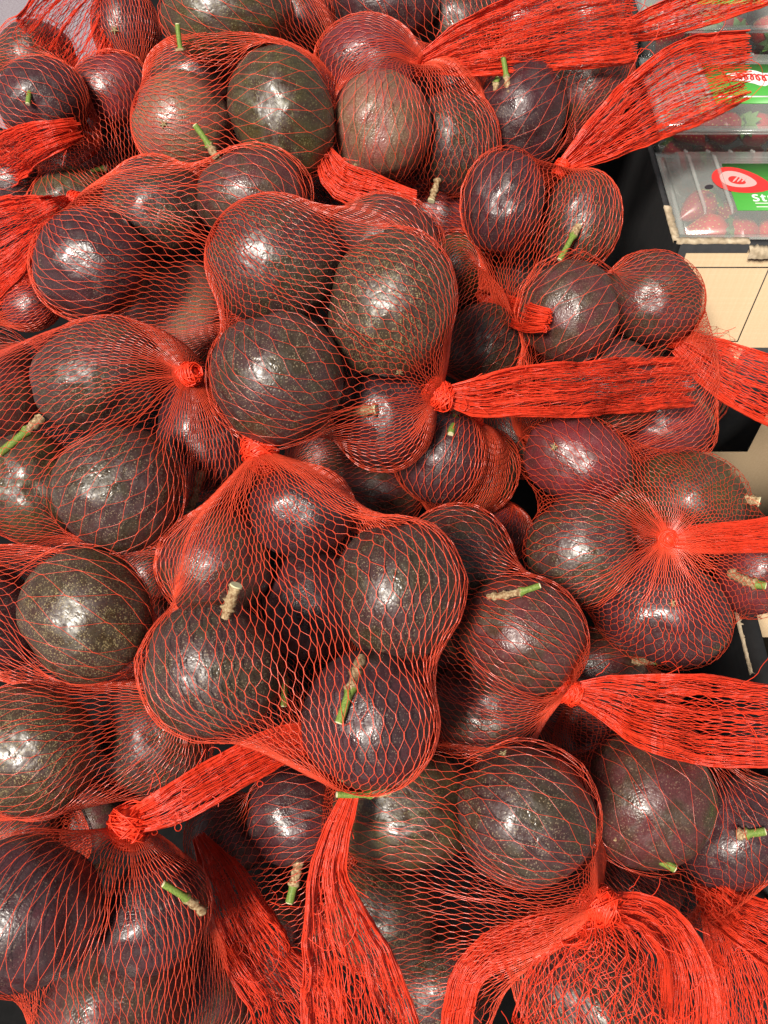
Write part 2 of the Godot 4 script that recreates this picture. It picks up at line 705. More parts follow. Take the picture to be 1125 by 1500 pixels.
var berry_mesh: ArrayMesh
var seed_mesh: ArrayMesh
var calyx_mesh: ArrayMesh

func berry_meshes() -> void:
	var st := st_new()
	st.set_smooth_group(0)
	rng.seed = 77
	var f := FastNoiseLite.new()
	f.seed = 4
	f.frequency = 1.4
	var prof := func(t: float) -> float: return sin(PI * pow(t, 0.72)) * (0.78 + 0.16 * (1.0 - t)) + 0.02
	var pt := func(t: float, th: float) -> Vector3:
		var r: float = prof.call(t) * 0.0135
		var d := Vector3(cos(th), 0, sin(th))
		r *= 1.0 + 0.12 * f.get_noise_3d(d.x, t * 2.0, d.z)
		return d * r + Vector3(0, 0.016 - 0.034 * t, 0)
	for j in 14:
		for i in 20:
			var a := TAU * i / 20
			var b := TAU * (i + 1) / 20
			quad(st, pt.call(j / 14.0, a), pt.call(j / 14.0, b), pt.call((j + 1) / 14.0, b), pt.call((j + 1) / 14.0, a))
	berry_mesh = done(st, true)
	st = st_new()
	for j in 9:
		var t := 0.14 + 0.085 * j
		var n := int(4 + 14 * sin(PI * t))
		for i in n:
			var th := TAU * (i + 0.5 * (j % 2)) / n + rng.randf() * 0.15
			var p: Vector3 = pt.call(t, th)
			var out := Vector3(p.x, 0.003, p.z).normalized()
			var s := out.cross(Vector3.UP).normalized() * 0.0005
			var u := Vector3.UP * 0.0008
			var o := p + out * 0.0003
			quad(st, o - s, o + u, o + s, o - u)
	seed_mesh = done(st)
	st = st_new()
	for k in 9:
		var th := TAU * k / 9 + rng.randf() * 0.3
		var d := Vector3(cos(th), 0, sin(th))
		var w := Vector3(-sin(th), 0, cos(th)) * 0.0028
		var l := rng.randf_range(0.009, 0.013)
		var a := Vector3(0, 0.0165, 0)
		var b := a + d * l * 0.55 + Vector3(0, rng.randf_range(0.0, 0.003), 0)
		var c := a + d * l + Vector3(0, rng.randf_range(-0.003, 0.003), 0)
		quad(st, a - w * 0.4, a + w * 0.4, b + w, b - w)
		quad(st, b - w, b + w, c + w * 0.1, c - w * 0.1)
		quad(st, a + w * 0.4 - Vector3(0, 0.0004, 0), a - w * 0.4 - Vector3(0, 0.0004, 0), b - w - Vector3(0, 0.0004, 0), b + w - Vector3(0, 0.0004, 0))
		quad(st, b + w - Vector3(0, 0.0004, 0), b - w - Vector3(0, 0.0004, 0), c - w * 0.1 - Vector3(0, 0.0004, 0), c + w * 0.1 - Vector3(0, 0.0004, 0))
	calyx_mesh = done(st)

var berry_mats: Array[StandardMaterial3D] = []
var seed_mat: StandardMaterial3D
var calyx_mat: StandardMaterial3D
var plastic: StandardMaterial3D
var green_print: StandardMaterial3D
var white_print: StandardMaterial3D
var red_print: StandardMaterial3D
var pink_print: StandardMaterial3D
var black_print: StandardMaterial3D

func berry(at: Vector3, where: String, which: String, tint: int) -> void:
	var o := thing("strawberry", "red strawberry in the " + where + ", " + which, "strawberry", at, "strawberries in the " + where)
	o.rotation = Vector3(rng.randf_range(-1.5, 1.5), rng.randf() * TAU, rng.randf_range(-1.5, 1.5))
	part("flesh", berry_mesh, berry_mats[tint % berry_mats.size()], o)
	part("seeds", seed_mesh, seed_mat, o).set_meta("kind", "stuff")
	part("leaves", calyx_mesh, calyx_mat, o)

# a clear hinged punnet; at is its front left lower corner, the lid lies on top, prints lie on the lid
func punnet(label: String, where: String, at: Vector3, size: Vector3, print_kind: int) -> void:
	var o := thing("punnet", label, "punnet", at, "clear strawberry punnets")
	var w := size.x
	var h := size.y
	var d := size.z
	var g := 0.0004
	var st := st_new()
	var rim := h - 0.012
	# tray: four leaning walls and a base, each a thin closed slab
	var lo := [Vector3(0.008, 0, -0.008), Vector3(w - 0.008, 0, -0.008), Vector3(w - 0.008, 0, -d + 0.008), Vector3(0.008, 0, -d + 0.008)]
	var hi := [Vector3(0, rim, 0), Vector3(w, rim, 0), Vector3(w, rim, -d), Vector3(0, rim, -d)]
	for k in 4:
		var n := (k + 1) % 4
		quad(st, lo[k], hi[k], hi[n], lo[n])
	quad(st, lo[0], lo[1], lo[2], lo[3])
	part("tray", done(st), plastic, o)
	st = st_new()
	for k in 2:   # meeting flanges of tray and lid
		var y := rim + 0.0022 * k
		for s in [[Vector3(-0.006, y, 0), Vector3(w + 0.006, y + 0.0012, 0.006)], [Vector3(-0.006, y, -d - 0.006), Vector3(w + 0.006, y + 0.0012, -d)], [Vector3(-0.006, y, -d), Vector3(0, y + 0.0012, 0)], [Vector3(w, y, -d), Vector3(w + 0.006, y + 0.0012, 0)]]:
			box(st, s[0], s[1])
	part("flange", done(st), plastic, o)
	# lid: low walls, a flat top with a raised field and ribs that catch the light
	st = st_new()
	var a := [Vector3(0, rim + 0.0035, 0), Vector3(w, rim + 0.0035, 0), Vector3(w, rim + 0.0035, -d), Vector3(0, rim + 0.0035, -d)]
	var b := [Vector3(0.006, h, -0.006), Vector3(w - 0.006, h, -0.006), Vector3(w - 0.006, h, -d + 0.006), Vector3(0.006, h, -d + 0.006)]
	for k in 4:
		var n := (k + 1) % 4
		quad(st, a[k], b[k], b[n], a[n])
	quad(st, b[0], b[3], b[2], b[1])
	part("lid", done(st), plastic, o)
	for x in [0.012, 0.030, w - 0.014]:
		part("rib", tube(PackedVector3Array([Vector3(x, h, -0.010), Vector3(x, h + 0.0016, -0.014), Vector3(x, h + 0.0016, -d + 0.014), Vector3(x, h, -d + 0.010)]), PackedFloat32Array([0.0006, 0.0014, 0.0014, 0.0006]), 7), plastic, o)
	for k in 9:
		var x := 0.012 + (w - 0.024) * k / 8
		part("notch", tube(PackedVector3Array([Vector3(x, h - 0.001, -d + 0.0035), Vector3(x, h + 0.0012, -d + 0.008)]), PackedFloat32Array([0.0012, 0.0009]), 6), plastic, o)
	for x in [0.020, w - 0.024]:
		part("vent_hole", flat_poly(ellipse(Vector2.ZERO, 0.0035, 0.0022, 0.5), Vector3(x, h + 0.0004, -d * 0.45), Vector3.RIGHT, Vector3.FORWARD), black_print, o)
	# label on the lid
	var lx := 0.034
	var lw := w - 0.034 - 0.018
	var ld := d - 0.034
	var lz := -0.013
	var y0 := h + 0.0008
	var sheet := part("label", box_mesh(Vector3(lx, h + 0.0002, lz - ld), Vector3(lx + lw, y0, lz)), green_print, o)
	var R := Vector3.RIGHT
	var U := Vector3.FORWARD
	if print_kind == 0:
		var c := Vector3(lx + 0.009, y0 + 0.0002, lz - ld + 0.020)
		part("strawberry_print", flat_poly(ellipse(Vector2(0.0, 0.0), 0.020, 0.0135, -0.35, 0.25), c, R, U), red_print, sheet)
		part("strawberry_print", flat_poly(ellipse(Vector2(-0.002, 0.001), 0.0125, 0.0085, -0.35, 0.25), c + Vector3(0, 0.0002, 0), R, U), pink_print, sheet)
		part("strawberry_print", flat_poly(ellipse(Vector2(-0.003, 0.0), 0.006, 0.004, -0.5, 0.2), c + Vector3(0, 0.0004, 0), R, U), red_print, sheet)
		for k in 3:
			part("strawberry_print", flat_poly(ellipse(Vector2(-0.004 + 0.003 * k, 0.001), 0.004, 0.0006, 0.9, 0.0), c + Vector3(0, 0.0006, 0), R, U), pink_print, sheet)
		var t := part("lettering", lettering("Strawberries", 0.0105), white_print, sheet, Vector3(lx + 0.012, y0, lz - 0.0125))
		t.rotation.x = -PI / 2
		for k in 2:
			part("print_line", box_mesh(Vector3(lx + 0.013, y0, lz - 0.0075 + 0.0038 * k), Vector3(lx + lw - 0.012, y0 + 0.0002, lz - 0.0066 + 0.0038 * k)), white_print, sheet)
	else:
		# script in red on white, too blurred to read: bare strokes on a white cut-out
		var c := Vector3(lx + lw * 0.42, y0 + 0.0002, lz - ld * 0.62)
		var blob := PackedVector2Array()
		for k in 40:
			var th := TAU * k / 40
			var bump := 1.0 + 0.16 * sin(7.0 * th + print_kind) + 0.10 * sin(11.0 * th)
			blob.append(Vector2(cos(th) * 0.024, sin(th) * 0.0088).rotated(-0.12) * bump)
		part("script_print", flat_poly(blob, c, R, U), white_print, sheet)
		var pts := PackedVector3Array()
		var rad := PackedFloat32Array()
		for k in 60:
			var x := -0.019 + 0.038 * k / 59.0
			pts.append(c + R * (x + 0.0022 * sin(k * 0.95)) + U * (-0.12 * x + 0.0042 * cos(k * 0.95 + 0.3 * sin(k * 0.3))) + Vector3(0, 0.0002, 0))
			rad.append(0.0007)
		part("script_print", tube(pts, rad, 4), red_print, sheet)
		var plate := part("barcode", box_mesh(Vector3(lx + lw * 0.50, y0, lz - 0.014), Vector3(lx + lw * 0.98, y0 + 0.0002, lz - 0.002)), white_print, sheet)
		var bars := st_new()
		rng.seed = 31 + print_kind
		var bx := lx + lw * 0.53
		while bx < lx + lw * 0.95:
			var bw := rng.randf_range(0.0003, 0.0010)
			box(bars, Vector3(bx, y0 + 0.0002, lz - 0.0125), Vector3(bx + bw, y0 + 0.0004, lz - 0.0045))
			bx += bw + rng.randf_range(0.0003, 0.0009)
		part("bars", done(bars), black_print, plate).set_meta("kind", "stuff")
		part("print_line", box_mesh(Vector3(lx + 0.003, y0, lz - 0.009), Vector3(lx + lw * 0.42, y0 + 0.0002, lz - 0.0072)), white_print, sheet)
	# the berries
	rng.seed = 5 + print_kind
	var nx := int((w - 0.02) / 0.025)
	var nz := int((d - 0.02) / 0.026)
	var ord := ["first", "second", "third", "fourth", "fifth", "sixth"]
	var row := ["front row", "middle row", "back row"]
	if print_kind == 3:
		nx = 2
	for i in nx:
		for k in mini(nz, 3):
			berry(at + Vector3(0.021 + 0.0255 * i + rng.randf_range(-0.002, 0.002), h - 0.026 + rng.randf_range(-0.004, 0.003), -0.021 - 0.026 * k + rng.randf_range(-0.002, 0.002)), where, ord[i] + " from its corner, " + row[k], rng.randi())
		berry(at + Vector3(0.023 + 0.0255 * i, h - 0.052, -0.025), where, ord[i] + " of its lower layer", rng.randi())

func setting() -> void:
	var black := board(Color(0.005, 0.005, 0.0055), Color(0.008, 0.0075, 0.008), 0.85, 1)
	var grey_black := board(Color(0.030, 0.031, 0.034), Color(0.040, 0.041, 0.044), 0.7, 2)
	var kraft := board(Color(0.52, 0.38, 0.235), Color(0.57, 0.425, 0.275), 0.85, 3, 30.0)
	var raw := board(Color(0.30, 0.23, 0.15), Color(0.56, 0.46, 0.33), 0.9, 4)
	var ink := mat(Color(0.05, 0.045, 0.042), 0.8)
	structure("floor", box_mesh(Vector3(-6, -0.95, -8), Vector3(6, -0.85, 3)), board(Color(0.26, 0.22, 0.25), Color(0.34, 0.31, 0.34), 0.6, 6))
	# the sloping black bed under the heap
	var y := func(x: float, z: float) -> float: return -0.2105 + -0.22 * x + -0.2 * z
	var c := [Vector2(-0.42, 0.12), Vector2(0.183, 0.12), Vector2(0.183, -0.76), Vector2(-0.42, -0.76)]
	var st := st_new()
	var top := []
	var low := []
	for q in c:
		top.append(Vector3(q.x, y.call(q.x, q.y), q.y))
		low.append(Vector3(q.x, -0.24, q.y))
	quad(st, top[0], top[3], top[2], top[1])
	quad(st, low[0], low[1], low[2], low[3])
	for k in 4:
		var n := (k + 1) % 4
		quad(st, top[k], top[n], low[n], low[k])
	structure("display_bed", done(st), black)
	structure("display_back", box_mesh(Vector3(-0.20, -0.24, -0.775), Vector3(0.183, 0.165, -0.762)), black)
	structure("display_table", box_mesh(Vector3(-0.6, -0.30, -1.0), Vector3(1.4, -0.245, 0.3)), black)

	# carton beside the heap: black outside, kraft front panel with ruled outlines and a black block
	var X := 0.1887
	var Z := -0.4887
	var T := 0.1065
	var B := -0.243
	var box1 := thing("carton", "black and kraft cardboard carton holding the strawberry punnets, torn along its rim", "carton", Vector3(X, B, Z))
	var o := Vector3(X, B, Z)
	var W := 0.34
	var D := 0.40
	var w := 0.005
	part("side_wall", box_mesh(Vector3(0, 0, -D), Vector3(w, T - B, 0)), black, box1)
	part("side_wall", box_mesh(Vector3(W - w, 0, -D), Vector3(W, T - B, 0)), black, box1)
	part("back_wall", box_mesh(Vector3(w, 0, -D), Vector3(W - w, T - B, -D + w)), black, box1)
	var front := part("front_wall", box_mesh(Vector3(w, 0, -w), Vector3(W - w, T - B, 0)), grey_black, box1)
	part("base", box_mesh(Vector3(w, 0.195, -D + w), Vector3(W - w, 0.20, -w)), black, box1)
	var panel := part("kraft_panel", box_mesh(Vector3(0.0103, 0.002, 0), Vector3(W - 0.004, 0.0995 - B, 0.0006)), kraft, front)
	var F := func(x0: float, y0: float, x1: float, y1: float, m: Material, called: String, lift: float) -> void:
		part(called, box_mesh(Vector3(x0 - X, y0 - B, 0.0006), Vector3(x1 - X, y1 - B, 0.0006 + lift)), m, front)
	for r in [[0.2065, 0.0195, 0.2580, 0.0885], [0.3120, 0.0195, 0.3640, 0.0885]]:
		var t := 0.0004
		F.call(r[0], r[1], r[2], r[1] + 2 * t, ink, "ruled_line", 0.0002)
		F.call(r[0], r[3] - 2 * t, r[2], r[3], ink, "ruled_line", 0.0002)
		F.call(r[0], r[1] + 2 * t, r[0] + 2 * t, r[3] - 2 * t, ink, "ruled_line", 0.0002)
		F.call(r[2] - 2 * t, r[1] + 2 * t, r[2], r[3] - 2 * t, ink, "ruled_line", 0.0002)
	F.call(0.2640, -0.1080, 0.3060, 0.0135, grey_black, "black_block", 0.0004)
	part("torn_rim", raw_edge(Vector3(0.002, T - B, -0.0045), Vector3(0.050, T - B, -0.0045), Vector3(0, 0, 0.0042), 0.0024, 3), raw, box1)
	part("torn_rim", raw_edge(Vector3(0.050, T - B - 0.0085, 0.0002), Vector3(W - 0.002, T - B - 0.0085, 0.0002), Vector3(0, 0, 0.0040), 0.0092, 5), raw, box1)
	part("torn_rim", raw_edge(Vector3(0.0002, T - B, -0.038), Vector3(0.0002, T - B, -0.001), Vector3(0.0046, 0, 0), 0.0024, 9), raw, box1)
	part("edge_liner", raw_edge(Vector3(0.0008, T - B, -D + 0.004), Vector3(0.0008, T - B, -0.038), Vector3(0.0035, 0, 0), 0.0008, 7), grey_black, box1)

	# the second carton in front of it
	var box2 := thing("carton", "second black carton at the photo edge with a pale raw board edge", "carton", Vector3(0.2175, B, -0.30))
	var H := 0.0 - B
	part("side_wall", box_mesh(Vector3(0, 0, 0), Vector3(0.011, H, 0.28)), grey_black, box2)
	part("side_wall", box_mesh(Vector3(0.30, 0, 0), Vector3(0.311, H, 0.28)), grey_black, box2)
	part("back_wall", box_mesh(Vector3(0.011, 0, 0), Vector3(0.30, H, 0.006)), kraft, box2)
	part("front_wall", box_mesh(Vector3(0.011, 0, 0.274), Vector3(0.30, H, 0.28)), grey_black, box2)
	part("raw_edge", raw_edge(Vector3(-0.0012, H - 0.003, 0.022), Vector3(-0.0012, H - 0.003, 0.066), Vector3(0.0026, 0, 0), 0.0036, 12), raw, box2)
	part("base", box_mesh(Vector3(0.011, H - 0.075, 0.006), Vector3(0.30, H - 0.07, 0.274)), black, box2)

	# punnets
	plastic = StandardMaterial3D.new()
	plastic.albedo_color = Color(0.82, 0.84, 0.82, 0.24)
	plastic.transparency = BaseMaterial3D.TRANSPARENCY_ALPHA
	plastic.roughness = 0.14
	plastic.metallic_specular = 0.6
	plastic.cull_mode = BaseMaterial3D.CULL_DISABLED
	green_print = mat(Color(0.07, 0.36, 0.055), 0.4)
	white_print = mat(Color(0.80, 0.80, 0.78), 0.5)
	red_print = mat(Color(0.66, 0.035, 0.03), 0.4)
	pink_print = mat(Color(0.80, 0.40, 0.38), 0.4)
	black_print = mat(Color(0.03, 0.025, 0.03), 0.6)
	seed_mat = mat(Color(0.55, 0.36, 0.10), 0.6)
	calyx_mat = mat(Color(0.13, 0.26, 0.06), 0.6)
	berry_mats = [mat(Color(0.42, 0.012, 0.022), 0.3), mat(Color(0.52, 0.022, 0.022), 0.3), mat(Color(0.30, 0.008, 0.020), 0.3)]
	berry_meshes()
	punnet("clear strawberry punnet nearest the torn carton rim, green label lettered in white", "front punnet", Vector3(0.201, 0.053, -0.503), Vector3(0.150, 0.059, 0.085), 0)
	punnet("clear strawberry punnet in the middle row, green label with a barcode", "barcode punnet", Vector3(0.202, 0.066, -0.602), Vector3(0.150, 0.062, 0.085), 1)
	punnet("clear strawberry punnet at the top edge of the photo behind the sheer tail", "top punnet", Vector3(0.203, 0.082, -0.702), Vector3(0.150, 0.066, 0.085), 2)
	punnet("clear strawberry punnet inside the second black carton", "second carton", Vector3(0.2310, -0.070, -0.075), Vector3(0.150, 0.055, 0.16), 3)


func _ready() -> void:
	# ---- camera, sky, sun, exposure
	var cam := Camera3D.new()
	cam.name = "camera"
	cam.fov = 58.0
	cam.near = 0.01
	cam.far = 60.0
	cam.position = EYE
	cam.rotation_degrees = Vector3(-55, 0, 0)
	add_child(cam)
	cam.current = true
	var env := Environment.new()
	env.background_mode = Environment.BG_SKY
	var sky_mat := ProceduralSkyMaterial.new()
	sky_mat.sky_top_color = Color(0.84, 0.87, 0.92)
	sky_mat.sky_horizon_color = Color(0.86, 0.89, 0.93)
	sky_mat.sky_curve = 0.2
	sky_mat.ground_bottom_color = Color(0.30, 0.29, 0.28)
	sky_mat.ground_horizon_color = Color(0.55, 0.54, 0.53)
	sky_mat.sky_energy_multiplier = 0.30
	var sky := Sky.new()
	sky.sky_material = sky_mat
	env.sky = sky
	env.tonemap_mode = Environment.TONE_MAPPER_LINEAR
	env.tonemap_exposure = 3.8
	env.sdfgi_enabled = true
	env.ssao_enabled = true
	env.ssil_enabled = true
	var world := WorldEnvironment.new()
	world.name = "world"
	world.environment = env
	add_child(world)
	var sun := DirectionalLight3D.new()
	sun.name = "sun"
	sun.light_energy = 0.5
	sun.light_color = Color(1.0, 0.97, 0.92)
	sun.light_angular_distance = 13.0
	sun.shadow_enabled = true
	add_child(sun)
	sun.look_at_from_position(Vector3(-0.42, 1.0, 0.66), Vector3.ZERO)

	# ---- materials
	net_mat = mat(Color(0.90, 0.098, 0.042), 0.30, 0.7)
	net_mat.backlight_enabled = true
	net_mat.backlight = Color(0.7, 0.14, 0.06)
	knot_mat = mat(Color(0.92, 0.055, 0.018), 0.42, 0.5)
	knot_mat.backlight_enabled = true
	knot_mat.backlight = Color(0.4, 0.08, 0.04)
	tail_mat = mat(Color(0.93, 0.070, 0.026), 0.33, 0.6)
	tail_mat.backlight_enabled = true
	tail_mat.backlight = Color(0.8, 0.16, 0.07)
	stem_green = board(Color(0.10, 0.17, 0.03), Color(0.24, 0.31, 0.07), 0.5, 21, 60.0)
	stem_tan = board(Color(0.15, 0.075, 0.035), Color(0.58, 0.46, 0.27), 0.8, 22, 36.0)
	cut_mat = mat(Color(0.62, 0.58, 0.36), 0.8, 0.2)
	scar_mat = board(Color(0.16, 0.11, 0.05), Color(0.46, 0.36, 0.20), 0.8, 23, 120.0)
	var pebbles := skin_height(512, 4200, 4.0, 9.5, 5)
	var fine := skin_height(512, 6500, 2.5, 6.0, 9)
	skins = [
		make_skin(Color(0.053, 0.0241, 0.0229), Color(0.045, 0.0310, 0.0176), 0.35, Color(0.34, 0.26, 0.16), 4600, 0.75, pebbles, 0.018, 0.42, 1),
		make_skin(Color(0.057, 0.0163, 0.0211), Color(0.042, 0.0189, 0.0211), 0.4, Color(0.30, 0.21, 0.15), 2600, 0.6, fine, 0.012, 0.38, 2),
		make_skin(Color(0.087, 0.0241, 0.0246), Color(0.059, 0.0327, 0.0211), 0.4, Color(0.32, 0.21, 0.13), 3600, 0.6, fine, 0.015, 0.42, 3),
		make_skin(Color(0.212, 0.0688, 0.0546), Color(0.159, 0.0903, 0.0528), 0.5, Color(0.38, 0.27, 0.17), 5400, 0.7, fine, 0.018, 0.44, 4),
		make_skin(Color(0.049, 0.0258, 0.0158), Color(0.059, 0.0464, 0.0176), 0.4, Color(0.26, 0.23, 0.10), 4800, 0.65, pebbles, 0.014, 0.43, 5),
		make_skin(Color(0.053, 0.0267, 0.0202), Color(0.053, 0.0344, 0.0176), 0.4, Color(0.38, 0.30, 0.14), 8500, 0.8, pebbles, 0.015, 0.43, 6),
		make_skin(Color(0.143, 0.0224, 0.0282), Color(0.090, 0.0241, 0.0246), 0.4, Color(0.32, 0.15, 0.12), 2800, 0.5, fine, 0.012, 0.39, 7),
		make_skin(Color(0.33, 0.150, 0.125), Color(0.26, 0.170, 0.110), 0.5, Color(0.45, 0.33, 0.24), 5400, 0.6, fine, 0.016, 0.44, 8),
	]
	for s in 6:
		body_meshes.append(body_mesh(s * 13 + 1))

	# ---- structure, then cartons and punnets
	setting()

	# ---- fruit
	fruit("A1", "A", "large dark pebbled fruit, upper one of the pair just under the forked hump of net", Vector3(-0.0542, 0.1965, -0.3639), Vector3(0.0335, 0.0318, 0.0327), 0, 0)
	fruit("A2", "A", "biggest bronze speckled fruit, directly above the knot of the flat tailed bag", Vector3(0.0031, 0.1957, -0.3335), Vector3(0.0306, 0.0356, 0.0330), -15, 5)
	fruit("A3", "A", "round pebbled fruit facing up above the stubby knot, silver shine at its middle", Vector3(-0.0497, 0.1858, -0.2963), Vector3(0.0310, 0.0313, 0.0312), 0, 0)
	fruit("A4", "A", "smooth purple fruit with a knobbly brown stub, below the flat tailed knot", Vector3(-0.0002, 0.1379, -0.3138), Vector3(0.0264, 0.0278, 0.0271), 0, 1)
	fruit("A5", "A", "brownish fruit making the hump at the top of the flat tailed bag", Vector3(-0.0009, 0.1690, -0.4053), Vector3(0.0324, 0.0294, 0.0309), 0, 2)
	fruit("B1", "B", "wide dark fruit beside the star shaped knot, long green stem at its lower edge", Vector3(-0.1441, 0.1546, -0.3267), Vector3(0.0362, 0.0288, 0.0323), 0, 0)
	fruit("B2", "B", "large round fruit lowest in the star knotted bag, faint scratches near its top", Vector3(-0.1262, 0.1463, -0.2611), Vector3(0.0309, 0.0306, 0.0307), 0, 0)
	fruit("B3", "B", "greenish fruit half hidden behind the lowest fruit of the star knotted bag", Vector3(-0.1950, 0.0875, -0.3050), Vector3(0.0276, 0.0330, 0.0302), 0, 4)
	fruit("B4", "B", "smooth black fruit directly under the star shaped knot with two bright glints", Vector3(-0.0943, 0.1247, -0.3110), Vector3(0.0247, 0.0312, 0.0278), 0, 1)
	fruit("B5", "B", "fruit cut by the photo edge beside the long green stem", Vector3(-0.2388, 0.0772, -0.3942), Vector3(0.0248, 0.0343, 0.0292), 0, 2)
	fruit("C1", "C", "dark fruit under the strands fanning from the stubby knot", Vector3(-0.0395, 0.1426, -0.2502), Vector3(0.0255, 0.0222, 0.0238), 0, 1)
	fruit("C2", "C", "purple fruit behind the short tan stem in the stubby knotted bag", Vector3(-0.0808, 0.1195, -0.2358), Vector3(0.0281, 0.0267, 0.0274), 0, 2)
	fruit("C3", "C", "largest grey speckled fruit with a short tan stem at its top", Vector3(-0.0694, 0.1548, -0.1636), Vector3(0.0284, 0.0284, 0.0284), 0, 0)
	fruit("C4", "C", "shadowed fruit deep in the middle of the stubby knotted bag", Vector3(-0.0369, 0.0936, -0.2285), Vector3(0.0250, 0.0285, 0.0267), 0, 1)
	fruit("C5", "C", "fruit with tan scuffs on its crown in the stubby knotted bag", Vector3(0.0056, 0.1620, -0.1963), Vector3(0.0274, 0.0300, 0.0287), 0, 0)
	fruit("C6", "C", "fruit with a long green tipped stem lying down across its face", Vector3(-0.0062, 0.1477, -0.1442), Vector3(0.0275, 0.0283, 0.0279), 0, 1)
	fruit("D1", "D", "dark fruit wedged between the stubby knotted bag and the wide tailed bag", Vector3(0.0363, 0.1032, -0.2451), Vector3(0.0286, 0.0300, 0.0292), 0, 0)
	fruit("D2", "D", "brown fruit with a pale bent stem near its top, over the wide tail", Vector3(0.0635, 0.1175, -0.1977), Vector3(0.0303, 0.0281, 0.0292), -20, 2)
	fruit("D3", "D", "fruit peeping out in shadow beside the net edge of the stubby knotted bag", Vector3(0.0145, 0.0431, -0.2145), Vector3(0.0275, 0.0283, 0.0279), 0, 2)
	fruit("D4", "D", "shaded brown fruit below the netted gap of the wide tailed bag", Vector3(0.0510, 0.0650, -0.1838), Vector3(0.0276, 0.0256, 0.0266), 0, 2)
	fruit("J1", "J", "fruit behind the wide tailed knot, green stem poking over the black gap", Vector3(0.1191, 0.0217, -0.2245), Vector3(0.0304, 0.0234, 0.0266), 0, 2)
	fruit("J2", "J", "small shaded fruit directly under the wide tail beside its knot", Vector3(0.1186, -0.0275, -0.2194), Vector3(0.0259, 0.0267, 0.0263), 0, 1)
	fruit("E1", "E", "oval maroon fruit, smooth and barely netted, topmost in the flared knot bag", Vector3(0.1040, 0.1050, -0.3105), Vector3(0.0300, 0.0236, 0.0266), 0, 6)
	fruit("E2", "E", "brownish green fruit behind the flared knot, next to a pale stem stub", Vector3(0.1722, 0.0768, -0.3034), Vector3(0.0343, 0.0284, 0.0312), 0, 4)
	fruit("E3", "E", "dark fruit with long glossy shine beside the flared knot", Vector3(0.1001, 0.1061, -0.2526), Vector3(0.0276, 0.0287, 0.0281), 0, 0)
	fruit("E4", "E", "glossy purple fruit with a tiny star scar under the flared knot", Vector3(0.1455, 0.0702, -0.2391), Vector3(0.0381, 0.0293, 0.0334), 0, 1)
	fruit("E5", "E", "reddish fruit with a knobbly stem at the photo edge in the flared knot bag", Vector3(0.2112, 0.0560, -0.2724), Vector3(0.0226, 0.0280, 0.0251), 0, 6)
	fruit("F1", "F", "plum coloured fruit facing the black carton wall, in the bag under the kraft panel", Vector3(0.1023, 0.1462, -0.3807), Vector3(0.0277, 0.0289, 0.0283), 0, 2)
	fruit("F2", "F", "rounded fruit touching the kraft panel just above a smeared red knot", Vector3(0.1630, 0.1135, -0.4278), Vector3(0.0307, 0.0286, 0.0296), 0, 2)
	fruit("F3", "F", "fruit hidden under the long flat tail", Vector3(0.1288, 0.0936, -0.3762), Vector3(0.0378, 0.0312, 0.0343), 0, 2)
	fruit("F4", "F", "fruit behind the tail end against the kraft panel", Vector3(0.2112, 0.0292, -0.4358), Vector3(0.0266, 0.0390, 0.0322), 0, 2)
	fruit("F5", "F", "reddish fruit below the end of the long flat tail", Vector3(0.1727, 0.0463, -0.3902), Vector3(0.0401, 0.0276, 0.0333), 0, 6)
	fruit("G1", "G", "silvery brown fruit below the bead shaped knot, scar near its base", Vector3(-0.0018, 0.1803, -0.5035), Vector3(0.0301, 0.0317, 0.0309), 0, 3)
	fruit("G2", "G", "fruit under ripples of net with a small stub at its foot", Vector3(0.0453, 0.1575, -0.5248), Vector3(0.0270, 0.0326, 0.0297), 15, 0)
	fruit("G3", "G", "reddish fruit draped in tight net above the silvery one", Vector3(-0.0096, 0.1862, -0.5613), Vector3(0.0333, 0.0286, 0.0309), 0, 6)
	fruit("G4", "G", "fruit half covered by the big tail leaving the bead shaped knot", Vector3(0.0495, 0.1438, -0.5991), Vector3(0.0276, 0.0266, 0.0271), 0, 2)
	fruit("H1", "H", "brown scuffed fruit under the gathered side knot of the puffed up bag", Vector3(-0.1220, 0.1758, -0.5142), Vector3(0.0302, 0.0302, 0.0302), 0, 3)
	fruit("H2", "H", "tall olive green fruit with a dark nick, in the puffed up bag", Vector3(-0.0592, 0.1951, -0.4919), Vector3(0.0302, 0.0386, 0.0342), 10, 4)
	fruit("H3", "H", "fruit under the puffed up loops of net", Vector3(-0.1267, 0.1532, -0.6101), Vector3(0.0332, 0.0237, 0.0281), 0, 2)
	fruit("I1", "I", "purple black fruit under the round red knot at the photo edge", Vector3(-0.1589, 0.1637, -0.4005), Vector3(0.0325, 0.0306, 0.0315), 0, 1)
	fruit("I2", "I", "green topped fruit in open square net beside the round red knot", Vector3(-0.1334, 0.1590, -0.4540), Vector3(0.0307, 0.0299, 0.0303), 0, 0)
	fruit("I3", "I", "purple brown fruit with a bright green cut stem standing up behind it", Vector3(-0.0724, 0.1826, -0.4345), Vector3(0.0320, 0.0259, 0.0288), 0, 2)
	fruit("I4", "I", "pale pinkish tan fruit, lightest of the heap, in a gap between three bags", Vector3(-0.1289, 0.1025, -0.4308), Vector3(0.0308, 0.0351, 0.0329), 0, 7)
	fruit("K1", "K", "black fruit with a crisp round glint, next to the stemmed one by the carton wall", Vector3(0.0712, 0.1555, -0.4652), Vector3(0.0246, 0.0308, 0.0275), 0, 1)
	fruit("K2", "K", "fruit with a yellow green stem standing at the black carton wall", Vector3(0.1215, 0.1345, -0.4752), Vector3(0.0244, 0.0308, 0.0274), 0, 0)
